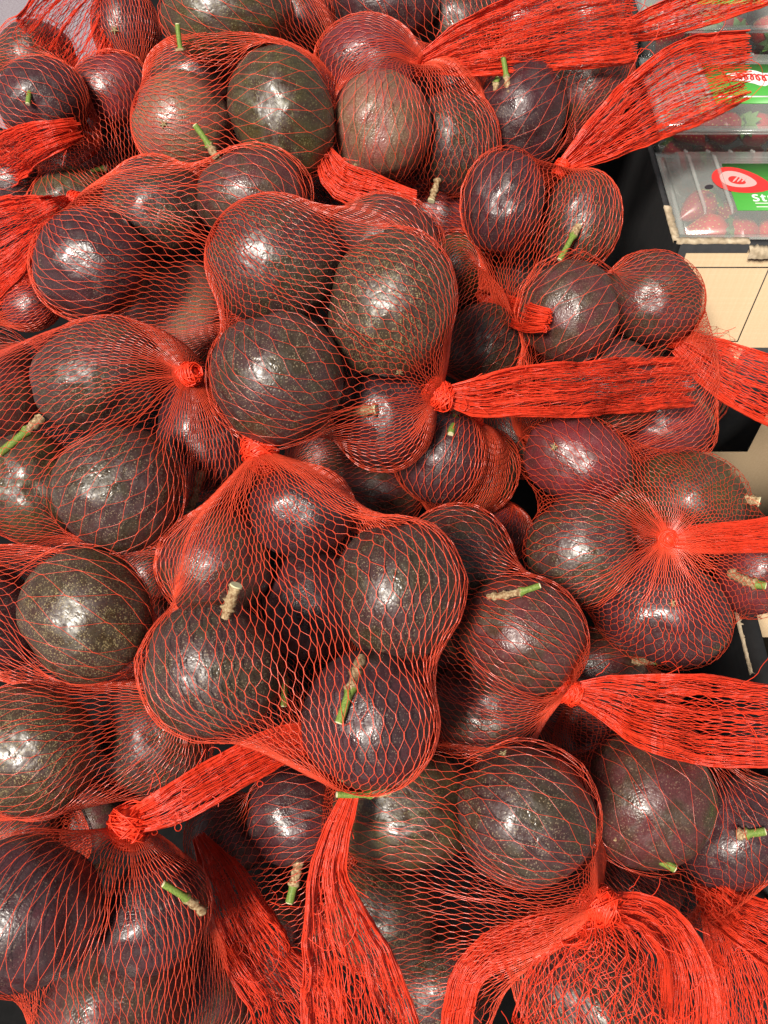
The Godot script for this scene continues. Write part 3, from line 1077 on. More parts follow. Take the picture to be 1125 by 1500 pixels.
	fruit("K3", "K", "small dark fruit low between the carton wall bag and the bag hump", Vector3(0.0949, 0.0870, -0.4891), Vector3(0.0241, 0.0231, 0.0236), 0, 0)
	fruit("L1", "L", "plum fruit under the big tails beside the strawberry punnets", Vector3(0.1355, 0.1457, -0.6060), Vector3(0.0334, 0.0372, 0.0352), 0, 2)
	fruit("L2", "L", "dark fruit with two short green stems on top at the back", Vector3(0.0907, 0.1526, -0.5603), Vector3(0.0308, 0.0354, 0.0330), 0, 1)
	fruit("M1", "M", "olive dark fruit cut by the top of the photo, largest in the back", Vector3(-0.0957, 0.2104, -0.5787), Vector3(0.0413, 0.0298, 0.0351), 0, 4)
	fruit("M2", "M", "dark fruit beside the largest back fruit, edged by red net", Vector3(-0.0600, 0.1723, -0.6419), Vector3(0.0267, 0.0305, 0.0285), 0, 2)
	fruit("O1", "O", "shadowed dark fruit at the top of the photo behind the reddish draped one", Vector3(0.0012, 0.1858, -0.6396), Vector3(0.0355, 0.0261, 0.0305), 0, 1)
	fruit("O2", "O", "dull green fruit at the back beneath the big tail", Vector3(0.0527, 0.1639, -0.6554), Vector3(0.0283, 0.0273, 0.0278), 0, 0)
	fruit("O3", "O", "dark fruit glimpsed beneath the big raised tail", Vector3(0.1020, 0.1475, -0.6846), Vector3(0.0296, 0.0275, 0.0285), 0, 1)
	fruit("L3", "L", "plum fruit glimpsed beneath the end of the big raised tail", Vector3(0.1556, 0.1388, -0.7095), Vector3(0.0294, 0.0284, 0.0289), 0, 2)
	fruit("N1", "N", "smooth mauve fruit in the bag with the tail lying to the photo edge", Vector3(-0.1933, 0.1334, -0.6235), Vector3(0.0280, 0.0251, 0.0265), 0, 6)
	fruit("N2", "N", "mauve fruit just under the knot of that low lying tail", Vector3(-0.2234, 0.1004, -0.5888), Vector3(0.0259, 0.0209, 0.0232), 0, 6)
	fruit("N3", "N", "dull fruit with a short green stem behind the round red knot", Vector3(-0.2176, 0.0969, -0.5488), Vector3(0.0289, 0.0212, 0.0248), 0, 4)
	fruit("W1", "W", "dark fruit with pale glint near the grey background corner", Vector3(-0.2499, 0.1414, -0.6470), Vector3(0.0288, 0.0288, 0.0288), 0, 0)
	fruit("W2", "W", "purple fruit with a thin yellow stem hanging on its front", Vector3(-0.2315, 0.1466, -0.5862), Vector3(0.0309, 0.0281, 0.0294), 0, 1)
	fruit("W3", "W", "shadowed fruit below the tail lying to the photo edge", Vector3(-0.2642, 0.0920, -0.5767), Vector3(0.0259, 0.0229, 0.0243), 0, 1)
	fruit("X1", "X", "glossy purple fruit with a round pale scar at the back", Vector3(-0.1877, 0.1488, -0.6744), Vector3(0.0242, 0.0323, 0.0280), 0, 1)
	fruit("P1", "P", "fruit thick with yellow speckles lying in a sideways stretched net", Vector3(-0.1381, 0.1230, -0.2062), Vector3(0.0294, 0.0323, 0.0308), 0, 5)
	fruit("P2", "P", "fruit in shadow at the photo edge behind the yellow speckled one", Vector3(-0.2199, 0.0440, -0.2472), Vector3(0.0270, 0.0316, 0.0292), 0, 1)
	fruit("Q1", "Q", "green speckled fruit at the photo edge under wide open meshes", Vector3(-0.1613, 0.0884, -0.1545), Vector3(0.0293, 0.0318, 0.0305), 0, 5)
	fruit("Q2", "Q", "black green fruit with a bright silver patch and a dark pit", Vector3(-0.1136, 0.0593, -0.1718), Vector3(0.0268, 0.0302, 0.0285), 0, 0)
	fruit("R1", "R", "big purple fruit at the corner with a blurred white shine", Vector3(-0.1483, 0.0887, -0.0846), Vector3(0.0317, 0.0311, 0.0314), 0, 1)
	fruit("R2", "R", "dark fruit under the meshes fanning from the fat red knot", Vector3(-0.1052, 0.0530, -0.0904), Vector3(0.0281, 0.0244, 0.0262), 0, 1)
	fruit("R3", "R", "low brown fruit at the bottom edge under the fat red knot bag", Vector3(-0.1274, 0.0107, -0.0571), Vector3(0.0428, 0.0324, 0.0373), 0, 2)
	fruit("S1", "S", "greenish dark fruit with smudged shine beside the hanging tail", Vector3(0.0087, 0.0707, -0.1327), Vector3(0.0326, 0.0294, 0.0310), 0, 4)
	fruit("S2", "S", "very large pebbled fruit above the frayed knot", Vector3(0.0605, 0.0989, -0.1213), Vector3(0.0310, 0.0298, 0.0304), 0, 0)
	fruit("S3", "S", "pitted grey fruit in shade between the hanging tail and the frayed bag", Vector3(-0.0008, 0.0238, -0.0964), Vector3(0.0266, 0.0266, 0.0266), 0, 5)
	fruit("S4", "S", "fruit edge showing behind the very large pebbled one", Vector3(0.1070, -0.0045, -0.1571), Vector3(0.0226, 0.0331, 0.0274), 0, 2)
	fruit("S5", "S", "olive fruit deep between the stubby knotted bag and the very large one", Vector3(0.0297, -0.0056, -0.1830), Vector3(0.0256, 0.0194, 0.0223), 0, 4)
	fruit("Z1", "Z", "pebbled fruit at the bottom edge wrapped in loose frayed net", Vector3(0.0982, 0.0041, -0.0651), Vector3(0.0448, 0.0325, 0.0382), 0, 0)
	fruit("T1", "T", "plum fruit beneath the wide tail, net strands fanning down it", Vector3(0.1300, 0.0449, -0.1457), Vector3(0.0328, 0.0335, 0.0331), 0, 2)
	fruit("T2", "T", "dark fruit at the photo edge with a small green stub", Vector3(0.1852, 0.0010, -0.1416), Vector3(0.0279, 0.0337, 0.0306), 0, 1)
	fruit("U1", "UA", "round pebbled fruit between the flat tailed bag and a red folded tail end", Vector3(0.0604, 0.0979, -0.4046), Vector3(0.0235, 0.0260, 0.0247), 0, 0)
	fruit("U2", "UA", "greenish brown fruit with an orange fleck behind the flat tailed bag", Vector3(0.0470, 0.0971, -0.4751), Vector3(0.0216, 0.0243, 0.0229), 0, 4)
	fruit("U3", "U", "blue black fruit under a short green stem below the flat tailed knot", Vector3(0.0312, 0.0982, -0.3192), Vector3(0.0257, 0.0268, 0.0262), 0, 1)
	fruit("U4", "U", "green fruit edge beside the blue black one", Vector3(0.0621, 0.0542, -0.3425), Vector3(0.0193, 0.0252, 0.0221), 0, 4)
	fruit("V1", "V", "fruit lost in shadow under the stubby knotted bag, brown stem below it", Vector3(-0.0468, 0.0109, -0.1476), Vector3(0.0254, 0.0261, 0.0258), 0, 1)
	fruit("V2", "V", "fruit in deep shade between two hanging red tails", Vector3(-0.0523, -0.0584, -0.1005), Vector3(0.0277, 0.0293, 0.0285), 0, 2)
	fruit("Y1", "Y1", "deep red purple fruit below the small stub", Vector3(0.0356, 0.1042, -0.5197), Vector3(0.0279, 0.0242, 0.0260), 0, 6)
	fruit("S6", "S", "dark fruit at the bottom edge in shade between tail and frayed loops", Vector3(0.0265, -0.0141, -0.0721), Vector3(0.0291, 0.0277, 0.0284), 0, 0)
	fruit("V3", "V", "fruit deep in shade under the twisted tail of the fat knot", Vector3(-0.0864, -0.0244, -0.1470), Vector3(0.0238, 0.0231, 0.0234), 0, 2)
	fruit("Y4", "Y4", "shaded fruit in the gap between the two central bags", Vector3(-0.0042, 0.0628, -0.3198), Vector3(0.0267, 0.0251, 0.0259), 0, 2)
	fruit("Y5", "Y5", "shaded fruit in the gap beside the yellow speckled one", Vector3(-0.1422, 0.0073, -0.2534), Vector3(0.0238, 0.0246, 0.0242), 0, 2)
	fruit("Y6", "Y6", "fruit in deep shade behind the forked hump", Vector3(-0.0338, 0.1142, -0.5195), Vector3(0.0276, 0.0276, 0.0276), 0, 1)
	fruit("Y7", "Y7", "shaded fruit at the photo edge above the big corner fruit", Vector3(-0.2240, -0.0808, -0.1628), Vector3(0.0255, 0.0213, 0.0233), 0, 2)
	fruit("Y8", "Y8", "fruit in deep shade left of the topmost oval maroon one", Vector3(0.0805, 0.0388, -0.3822), Vector3(0.0250, 0.0268, 0.0259), 0, 2)
	fruit("R4", "R", "shaded fruit at the bottom edge between the fat knot bag and a sweeping tail", Vector3(-0.0951, -0.0430, -0.0729), Vector3(0.0277, 0.0269, 0.0273), 0, 2)
	fruit("T3", "T", "fruit in shade under the green banded stem beside the frayed knot", Vector3(0.1722, -0.1389, -0.1495), Vector3(0.0264, 0.0246, 0.0255), 0, 2)
	fruit("N4", "N", "shaded fruit at the back between the low lying tail and the puffed up bag", Vector3(-0.2118, 0.0750, -0.6529), Vector3(0.0249, 0.0227, 0.0238), 0, 1)
	fruit("Y10", "Y5", "shaded fruit in the gap under the star knotted bag", Vector3(-0.1440, 0.0071, -0.2995), Vector3(0.0232, 0.0232, 0.0232), 0, 2)
	fruit("Y11", "Y7", "shaded fruit in the gap above the fat red knot", Vector3(-0.1933, -0.1092, -0.1794), Vector3(0.0234, 0.0216, 0.0225), 0, 2)
	fruit("Y9", "Y4", "shaded fruit in the gap beside the stubby knot", Vector3(-0.0370, 0.0563, -0.3525), Vector3(0.0228, 0.0220, 0.0224), 0, 2)
	fruit("Y2", "Y2", "purple fruit deep in the gap beside the wide tailed bag", Vector3(0.0701, 0.0151, -0.3248), Vector3(0.0244, 0.0201, 0.0221), 0, 6)
	fruit("Y3", "Y3", "maroon fruit in the red net pocket at the photo edge", Vector3(-0.2295, 0.0861, -0.4549), Vector3(0.0197, 0.0171, 0.0184), 0, 6)
	# ---- stems and scars
	stem("A4", "A", Vector3(-0.0196, 0.1512, -0.3049), Vector3(-0.0108, 0.1590, -0.2989), Vector3(-0.0041, 0.1611, -0.2980), 1, 0.00264)
	stem("B1", "", Vector3(-0.1726, 0.1455, -0.3071), Vector3(-0.1794, 0.1427, -0.2996), Vector3(-0.1923, 0.1380, -0.2894), 0.45, 0.00261)
	stem("B4", "B", Vector3(-0.0915, 0.1313, -0.2833), Vector3(-0.0952, 0.1254, -0.2715), Vector3(-0.0968, 0.1228, -0.2641), 1, 0.00215)
	stem("C3", "C", Vector3(-0.0618, 0.1820, -0.1724), Vector3(-0.0593, 0.1876, -0.1769), Vector3(-0.0569, 0.1926, -0.1806), 1, 0.00237)
	stem("C4", "C", Vector3(-0.0503, 0.0764, -0.1988), Vector3(-0.0490, 0.0744, -0.1924), Vector3(-0.0495, 0.0706, -0.1836), 0.4, 0.00206)
	stem("C6", "C", Vector3(-0.0087, 0.1710, -0.1611), Vector3(-0.0122, 0.1783, -0.1455), Vector3(-0.0167, 0.1723, -0.1336), 0.55, 0.00206)
	stem("D2", "D", Vector3(0.0463, 0.1417, -0.2049), Vector3(0.0545, 0.1476, -0.2015), Vector3(0.0678, 0.1512, -0.2049), 0.7, 0.00173)
	stem("J1", "", Vector3(0.1350, 0.0408, -0.2225), Vector3(0.1456, 0.0417, -0.2204), Vector3(0.1623, 0.0465, -0.2237), 0.5, 0.00212)
	stem("E2", "E", Vector3(0.1959, 0.0899, -0.2972), Vector3(0.1996, 0.0907, -0.2948), Vector3(0.2040, 0.0917, -0.2927), 1, 0.00269)
	stem("E5", "E", Vector3(0.1890, 0.0683, -0.2622), Vector3(0.1920, 0.0713, -0.2544), Vector3(0.2040, 0.0718, -0.2516), 0.8, 0.00288)
	stem("G2", "", Vector3(0.0334, 0.1516, -0.4945), Vector3(0.0316, 0.1495, -0.4879), Vector3(0.0290, 0.1464, -0.4800), 1, 0.00215)
	stem("I3", "", Vector3(-0.0914, 0.1967, -0.4488), Vector3(-0.0970, 0.2037, -0.4553), Vector3(-0.1026, 0.2093, -0.4599), 0.4, 0.00207)
	stem("K2", "K", Vector3(0.1152, 0.1500, -0.4519), Vector3(0.1102, 0.1456, -0.4439), Vector3(0.1035, 0.1398, -0.4338), 0.35, 0.00211)
	stem("L2", "", Vector3(0.0784, 0.1759, -0.5452), Vector3(0.0766, 0.1833, -0.5541), Vector3(0.0742, 0.1912, -0.5619), 0.5, 0.00202)
	stem("L2", "", Vector3(0.0715, 0.1742, -0.5541), Vector3(0.0697, 0.1773, -0.5567), Vector3(0.0721, 0.1798, -0.5586), 0.6, 0.00224)
	stem("N3", "", Vector3(-0.1930, 0.1105, -0.5636), Vector3(-0.1971, 0.1123, -0.5627), Vector3(-0.2022, 0.1119, -0.5586), 0.3, 0.00215)
	stem("W2", "W", Vector3(-0.2324, 0.1678, -0.5869), Vector3(-0.2293, 0.1676, -0.5685), Vector3(-0.2300, 0.1625, -0.5583), 0.55, 0.00208)
	stem("H2", "", Vector3(-0.1161, 0.2187, -0.5185), Vector3(-0.1168, 0.2235, -0.5219), Vector3(-0.1171, 0.2294, -0.5269), 0.1, 0.00177)
	stem("R2", "R", Vector3(-0.1220, 0.0698, -0.1094), Vector3(-0.1275, 0.0702, -0.1064), Vector3(-0.1338, 0.0708, -0.1039), 1, 0.00232)
	stem("R2", "", Vector3(-0.0792, 0.0675, -0.0889), Vector3(-0.0844, 0.0793, -0.0920), Vector3(-0.0944, 0.0840, -0.0965), 0.5, 0.00201)
	stem("T1", "", Vector3(0.1087, 0.0553, -0.1246), Vector3(0.1229, 0.0520, -0.1183), Vector3(0.1361, 0.0497, -0.1115), 0.6, 0.00253)
	stem("T2", "T", Vector3(0.1755, 0.0304, -0.1326), Vector3(0.1819, 0.0317, -0.1323), Vector3(0.1889, 0.0335, -0.1331), 0.4, 0.00254)
	stem("U3", "", Vector3(0.0396, 0.1156, -0.3361), Vector3(0.0371, 0.1230, -0.3228), Vector3(0.0352, 0.1237, -0.3137), 0.4, 0.00246)
	stem("V1", "V", Vector3(-0.0436, 0.0095, -0.1261), Vector3(-0.0455, 0.0052, -0.1165), Vector3(-0.0481, 0.0009, -0.1069), 0.6, 0.00269)
	stem("C6", "", Vector3(0.0026, 0.1345, -0.1198), Vector3(-0.0061, 0.1355, -0.1178), Vector3(-0.0184, 0.1378, -0.1176), 0.45, 0.00165)
	scar("C6", Vector3(-0.0161, 0.1444, -0.1213), 0.00107)
	scar("E4", Vector3(0.1427, 0.0998, -0.2250), 0.00141)
	scar("R3", Vector3(-0.1548, 0.0367, -0.0649), 0.00125)
	scar("X1", Vector3(-0.1892, 0.1627, -0.6495), 0.00195)
	scar("S2", Vector3(0.0501, 0.1234, -0.1396), 0.00115)
	scar("G1", Vector3(-0.0169, 0.1749, -0.4731), 0.00159)
	scar("E1", Vector3(0.0883, 0.1270, -0.3022), 0.00145)
	scar("D1", Vector3(0.0239, 0.1279, -0.2347), 0.00135)
	scar("A2", Vector3(0.0071, 0.1857, -0.2995), 0.00127)
	scar("H1", Vector3(-0.1270, 0.1917, -0.4890), 0.00162)
	# ---- net bags
	var bag: Node3D
	bag = net_bag("A", "red net bag on top whose wide flat tail points to the kraft carton", Vector3(0.0273, 0.1570, -0.3115), 0.0144, Vector3(0.0000, 0.0000, 0.0000), false, 96, 45, false)
	bag_tail(bag, "tail", [Vector3(0.0304, 0.1570, -0.3115), Vector3(0.0339, 0.1569, -0.3110), Vector3(0.0389, 0.1566, -0.3105), Vector3(0.0445, 0.1563, -0.3103), Vector3(0.0500, 0.1561, -0.3108), Vector3(0.0556, 0.1561, -0.3120), Vector3(0.0618, 0.1556, -0.3137), Vector3(0.0693, 0.1543, -0.3160), Vector3(0.0786, 0.1520, -0.3187), Vector3(0.0891, 0.1488, -0.3221), Vector3(0.0999, 0.1443, -0.3267), Vector3(0.1106, 0.1383, -0.3330), Vector3(0.1216, 0.1309, -0.3407), Vector3(0.1328, 0.1237, -0.3483), Vector3(0.1443, 0.1171, -0.3552), Vector3(0.1567, 0.1115, -0.3611), Vector3(0.1684, 0.1069, -0.3661), Vector3(0.1770, 0.1029, -0.3702)], [0.0082, 0.0109, 0.0148, 0.0185, 0.0211, 0.0229, 0.0243, 0.0256, 0.0269, 0.0280, 0.0289, 0.0298, 0.0305, 0.0310, 0.0311, 0.0306, 0.0299, 0.0294], 0.3, 100, 18)
	bag = net_bag("B", "red net bag gathered into a star shaped knot without a tail", Vector3(-0.0955, 0.1701, -0.3120), 0.0120, Vector3(0.0000, 0.0000, 0.0000), false, 96, 45, false)
	bag = net_bag("C", "front red net bag closed by a stubby knob, largest meshes stretched over six fruits", Vector3(-0.0581, 0.1634, -0.2707), 0.0166, Vector3(-0.0159, 0.1269, -0.1214), true, 103, 48, false)
	bag_tail(bag, "lower_tail", [Vector3(-0.0140, 0.1264, -0.1207), Vector3(-0.0152, 0.1255, -0.1175), Vector3(-0.0170, 0.1237, -0.1129), Vector3(-0.0188, 0.1218, -0.1080), Vector3(-0.0202, 0.1198, -0.1036), Vector3(-0.0217, 0.1175, -0.0992), Vector3(-0.0228, 0.1151, -0.0948), Vector3(-0.0230, 0.1125, -0.0901), Vector3(-0.0220, 0.1098, -0.0851), Vector3(-0.0204, 0.1069, -0.0800), Vector3(-0.0186, 0.1040, -0.0749), Vector3(-0.0171, 0.1008, -0.0700), Vector3(-0.0154, 0.0976, -0.0653), Vector3(-0.0137, 0.0940, -0.0604), Vector3(-0.0124, 0.0898, -0.0549), Vector3(-0.0112, 0.0845, -0.0483), Vector3(-0.0101, 0.0793, -0.0419), Vector3(-0.0094, 0.0754, -0.0374)], [0.0067, 0.0077, 0.0092, 0.0109, 0.0123, 0.0136, 0.0151, 0.0175, 0.0210, 0.0252, 0.0291, 0.0326, 0.0359, 0.0390, 0.0419, 0.0448, 0.0473, 0.0491], 0.4, 100, 12)
	bag = net_bag("D", "red net bag whose broad flared tail lies over the black gap", Vector3(0.0896, 0.0815, -0.1867), 0.0128, Vector3(0.0000, 0.0000, 0.0000), false, 89, 40, false)
	bag_tail(bag, "tail", [Vector3(0.0939, 0.0811, -0.1862), Vector3(0.0973, 0.0811, -0.1855), Vector3(0.1021, 0.0811, -0.1845), Vector3(0.1075, 0.0811, -0.1833), Vector3(0.1125, 0.0811, -0.1817), Vector3(0.1174, 0.0814, -0.1795), Vector3(0.1221, 0.0834, -0.1765), Vector3(0.1270, 0.0869, -0.1731), Vector3(0.1332, 0.0887, -0.1710), Vector3(0.1413, 0.0868, -0.1706), Vector3(0.1503, 0.0843, -0.1706), Vector3(0.1599, 0.0833, -0.1701), Vector3(0.1712, 0.0837, -0.1692), Vector3(0.1819, 0.0846, -0.1683), Vector3(0.1893, 0.0852, -0.1677)], [0.0100, 0.0130, 0.0173, 0.0218, 0.0256, 0.0291, 0.0323, 0.0349, 0.0377, 0.0407, 0.0429, 0.0435, 0.0421, 0.0401, 0.0387], 0.25, 100, 18)
	bag = net_bag("E", "red net bag with a flared knot facing up and strands radiating round it", Vector3(0.1420, 0.1133, -0.2541), 0.0096, Vector3(0.0000, 0.0000, 0.0000), false, 96, 45, false)
	bag_tail(bag, "tail", [Vector3(0.1444, 0.1129, -0.2535), Vector3(0.1480, 0.1127, -0.2538), Vector3(0.1531, 0.1123, -0.2542), Vector3(0.1587, 0.1119, -0.2548), Vector3(0.1639, 0.1114, -0.2555), Vector3(0.1686, 0.1107, -0.2563), Vector3(0.1734, 0.1100, -0.2572), Vector3(0.1789, 0.1093, -0.2581), Vector3(0.1856, 0.1089, -0.2590), Vector3(0.1940, 0.1088, -0.2599), Vector3(0.2021, 0.1087, -0.2607), Vector3(0.2078, 0.1086, -0.2613)], [0.0082, 0.0097, 0.0119, 0.0141, 0.0154, 0.0159, 0.0161, 0.0164, 0.0173, 0.0186, 0.0199, 0.0209], 0.3, 100, 12)
	bag = net_bag("F", "red net bag leaning on the kraft carton panel", Vector3(0.1804, 0.0921, -0.4176), 0.0112, Vector3(0.0000, 0.0000, 0.0000), false, 96, 45, true)
	bag_tail(bag, "tail", [Vector3(0.1855, 0.0904, -0.4152), Vector3(0.1894, 0.0894, -0.4121), Vector3(0.1952, 0.0878, -0.4079), Vector3(0.2014, 0.0862, -0.4035), Vector3(0.2071, 0.0848, -0.3999), Vector3(0.2122, 0.0836, -0.3970), Vector3(0.2175, 0.0825, -0.3944), Vector3(0.2234, 0.0811, -0.3918), Vector3(0.2307, 0.0795, -0.3891), Vector3(0.2399, 0.0774, -0.3860), Vector3(0.2488, 0.0754, -0.3832), Vector3(0.2549, 0.0739, -0.3813)], [0.0170, 0.0204, 0.0254, 0.0304, 0.0338, 0.0358, 0.0372, 0.0382, 0.0393, 0.0401, 0.0407, 0.0411], 0.3, 100, 12)
	bag = net_bag("G", "red net bag at the back with a bead shaped knot and a big raised tail", Vector3(0.0192, 0.1907, -0.5526), 0.0104, Vector3(0.0000, 0.0000, 0.0000), false, 89, 40, true)
	bag_tail(bag, "tail", [Vector3(0.0242, 0.1916, -0.5540), Vector3(0.0294, 0.1928, -0.5555), Vector3(0.0368, 0.1943, -0.5576), Vector3(0.0452, 0.1960, -0.5601), Vector3(0.0539, 0.1974, -0.5625), Vector3(0.0635, 0.1987, -0.5652), Vector3(0.0735, 0.1999, -0.5680), Vector3(0.0836, 0.2010, -0.5709), Vector3(0.0933, 0.2018, -0.5737), Vector3(0.1031, 0.2025, -0.5767), Vector3(0.1131, 0.2031, -0.5797), Vector3(0.1238, 0.2034, -0.5828), Vector3(0.1363, 0.2036, -0.5863), Vector3(0.1481, 0.2038, -0.5895), Vector3(0.1565, 0.2037, -0.5921)], [0.0126, 0.0165, 0.0220, 0.0278, 0.0327, 0.0374, 0.0418, 0.0457, 0.0488, 0.0514, 0.0536, 0.0554, 0.0568, 0.0578, 0.0585], 0.15, 136, 12)
	bag = net_bag("H", "red net bag puffed up in loose loops, gathered at its side", Vector3(-0.1461, 0.1806, -0.5297), 0.0080, Vector3(0.0000, 0.0000, 0.0000), false, 82, 35, true)
	bag = net_bag("I", "red net bag with a round knot, its loose tail leaving at the photo edge", Vector3(-0.1755, 0.1698, -0.4476), 0.0104, Vector3(0.0000, 0.0000, 0.0000), false, 89, 40, false)
	bag_tail(bag, "tail", [Vector3(-0.1802, 0.1687, -0.4460), Vector3(-0.1792, 0.1753, -0.4351), Vector3(-0.1777, 0.1843, -0.4202), Vector3(-0.1803, 0.1869, -0.4135), Vector3(-0.1870, 0.1820, -0.4163), Vector3(-0.1979, 0.1703, -0.4276), Vector3(-0.2068, 0.1625, -0.4332), Vector3(-0.2134, 0.1593, -0.4325), Vector3(-0.2199, 0.1568, -0.4303), Vector3(-0.2277, 0.1538, -0.4279), Vector3(-0.2352, 0.1508, -0.4257), Vector3(-0.2405, 0.1486, -0.4243)], [0.0109, 0.0135, 0.0170, 0.0212, 0.0258, 0.0316, 0.0373, 0.0423, 0.0463, 0.0499, 0.0528, 0.0550], 0.3, 136, 12)
	bag = net_bag("K", "red net bag by the black carton wall, sheer tail spread over the strawberry punnets", Vector3(0.1097, 0.1535, -0.5022), 0.0096, Vector3(0.0000, 0.0000, 0.0000), false, 82, 35, true)
	bag_tail(bag, "tail", [Vector3(0.1139, 0.1551, -0.5046), Vector3(0.1179, 0.1571, -0.5066), Vector3(0.1236, 0.1599, -0.5096), Vector3(0.1303, 0.1632, -0.5131), Vector3(0.1374, 0.1666, -0.5169), Vector3(0.1455, 0.1704, -0.5214), Vector3(0.1541, 0.1744, -0.5260), Vector3(0.1627, 0.1780, -0.5304), Vector3(0.1710, 0.1810, -0.5343), Vector3(0.1793, 0.1837, -0.5380), Vector3(0.1878, 0.1860, -0.5415), Vector3(0.1968, 0.1876, -0.5449), Vector3(0.2071, 0.1886, -0.5484), Vector3(0.2169, 0.1893, -0.5514), Vector3(0.2238, 0.1896, -0.5538)], [0.0110, 0.0144, 0.0192, 0.0245, 0.0294, 0.0346, 0.0397, 0.0437, 0.0466, 0.0486, 0.0496, 0.0490, 0.0463, 0.0429, 0.0406], 0.25, 136, 18)
	bag = net_bag("L", "red net bag at the back whose thin tail crosses the upper punnets", Vector3(0.1631, 0.1649, -0.6353), 0.0096, Vector3(0.0000, 0.0000, 0.0000), false, 82, 35, true)
	bag_tail(bag, "tail", [Vector3(0.1664, 0.1671, -0.6384), Vector3(0.1718, 0.1681, -0.6396), Vector3(0.1796, 0.1695, -0.6414), Vector3(0.1886, 0.1711, -0.6439), Vector3(0.1980, 0.1727, -0.6469), Vector3(0.2085, 0.1744, -0.6510), Vector3(0.2198, 0.1762, -0.6555), Vector3(0.2306, 0.1778, -0.6600), Vector3(0.2408, 0.1793, -0.6642), Vector3(0.2510, 0.1807, -0.6682), Vector3(0.2601, 0.1819, -0.6718), Vector3(0.2665, 0.1826, -0.6745)], [0.0132, 0.0152, 0.0182, 0.0211, 0.0233, 0.0249, 0.0262, 0.0273, 0.0280, 0.0284, 0.0286, 0.0287], 0.3, 100, 12)
	bag = net_bag("M", "red net bag cut off by the top of the photo round the olive dark fruit", Vector3(-0.1259, 0.2157, -0.6451), 0.0000, Vector3(0.0000, 0.0000, 0.0000), false, 60, 27, true)
	bag = net_bag("O", "red net bag in shade at the top of the photo behind the bead shaped knot", Vector3(0.0374, 0.1952, -0.7019), 0.0000, Vector3(0.0000, 0.0000, 0.0000), false, 65, 31, true)
	bag = net_bag("N", "red net bag with a bunched tail lying towards the photo edge", Vector3(-0.2184, 0.1123, -0.6107), 0.0104, Vector3(0.0000, 0.0000, 0.0000), false, 89, 40, true)
	bag_tail(bag, "tail", [Vector3(-0.2025, 0.1481, -0.5529), Vector3(-0.2057, 0.1493, -0.5486), Vector3(-0.2110, 0.1496, -0.5448), Vector3(-0.2180, 0.1483, -0.5426), Vector3(-0.2262, 0.1446, -0.5436), Vector3(-0.2375, 0.1362, -0.5503), Vector3(-0.2511, 0.1249, -0.5606), Vector3(-0.2626, 0.1172, -0.5653), Vector3(-0.2727, 0.1122, -0.5664), Vector3(-0.2854, 0.1048, -0.5707), Vector3(-0.2973, 0.0979, -0.5747), Vector3(-0.3054, 0.0935, -0.5769)], [0.0143, 0.0162, 0.0189, 0.0220, 0.0250, 0.0284, 0.0321, 0.0351, 0.0372, 0.0390, 0.0403, 0.0412], 0.4, 136, 12)
	bag = net_bag("W", "red net bag round the thin stemmed fruit near the grey corner", Vector3(-0.2999, 0.1429, -0.6265), 0.0000, Vector3(0.0000, 0.0000, 0.0000), false, 65, 31, true)
	bag = net_bag("X", "red net bag whose cut tail end hangs over the grey corner", Vector3(-0.1982, 0.1748, -0.7115), 0.0000, Vector3(0.0000, 0.0000, 0.0000), false, 68, 26, true)
	bag_tail(bag, "tail", [Vector3(-0.1889, 0.1844, -0.6904), Vector3(-0.1927, 0.1820, -0.6842), Vector3(-0.1983, 0.1785, -0.6755), Vector3(-0.2039, 0.1748, -0.6664), Vector3(-0.2084, 0.1716, -0.6599), Vector3(-0.2117, 0.1690, -0.6546), Vector3(-0.2144, 0.1668, -0.6497), Vector3(-0.2170, 0.1646, -0.6451), Vector3(-0.2198, 0.1624, -0.6401), Vector3(-0.2227, 0.1604, -0.6341), Vector3(-0.2249, 0.1591, -0.6280), Vector3(-0.2263, 0.1585, -0.6232)], [0.0242, 0.0298, 0.0378, 0.0457, 0.0513, 0.0549, 0.0574, 0.0594, 0.0611, 0.0622, 0.0628, 0.0631], 0.2, 136, 12)
	bag = net_bag("P", "red net bag stretched sideways over the yellow speckled fruit", Vector3(-0.2226, 0.0973, -0.2358), 0.0000, Vector3(0.0000, 0.0000, 0.0000), false, 65, 27, false)
	bag = net_bag("Q", "red net bag with wide open meshes at the photo edge", Vector3(-0.2116, 0.0429, -0.1363), 0.0000, Vector3(0.0000, 0.0000, 0.0000), false, 65, 27, false)
	bag = net_bag("R", "red net bag with a fat knot and twisted tail going up under its neighbour", Vector3(-0.1151, 0.0778, -0.1223), 0.0176, Vector3(0.0000, 0.0000, 0.0000), false, 89, 28, false)
	bag_tail(bag, "tail", [Vector3(-0.1108, 0.0799, -0.1253), Vector3(-0.1076, 0.0812, -0.1260), Vector3(-0.1031, 0.0829, -0.1272), Vector3(-0.0981, 0.0846, -0.1288), Vector3(-0.0933, 0.0858, -0.1308), Vector3(-0.0885, 0.0866, -0.1333), Vector3(-0.0834, 0.0871, -0.1363), Vector3(-0.0780, 0.0872, -0.1396), Vector3(-0.0721, 0.0870, -0.1435), Vector3(-0.0657, 0.0864, -0.1478), Vector3(-0.0592, 0.0857, -0.1519), Vector3(-0.0530, 0.0848, -0.1554), Vector3(-0.0464, 0.0838, -0.1585), Vector3(-0.0404, 0.0829, -0.1610), Vector3(-0.0363, 0.0819, -0.1630)], [0.0123, 0.0136, 0.0154, 0.0171, 0.0182, 0.0187, 0.0190, 0.0192, 0.0192, 0.0190, 0.0186, 0.0180, 0.0168, 0.0157, 0.0148], 0.3, 100, 34)
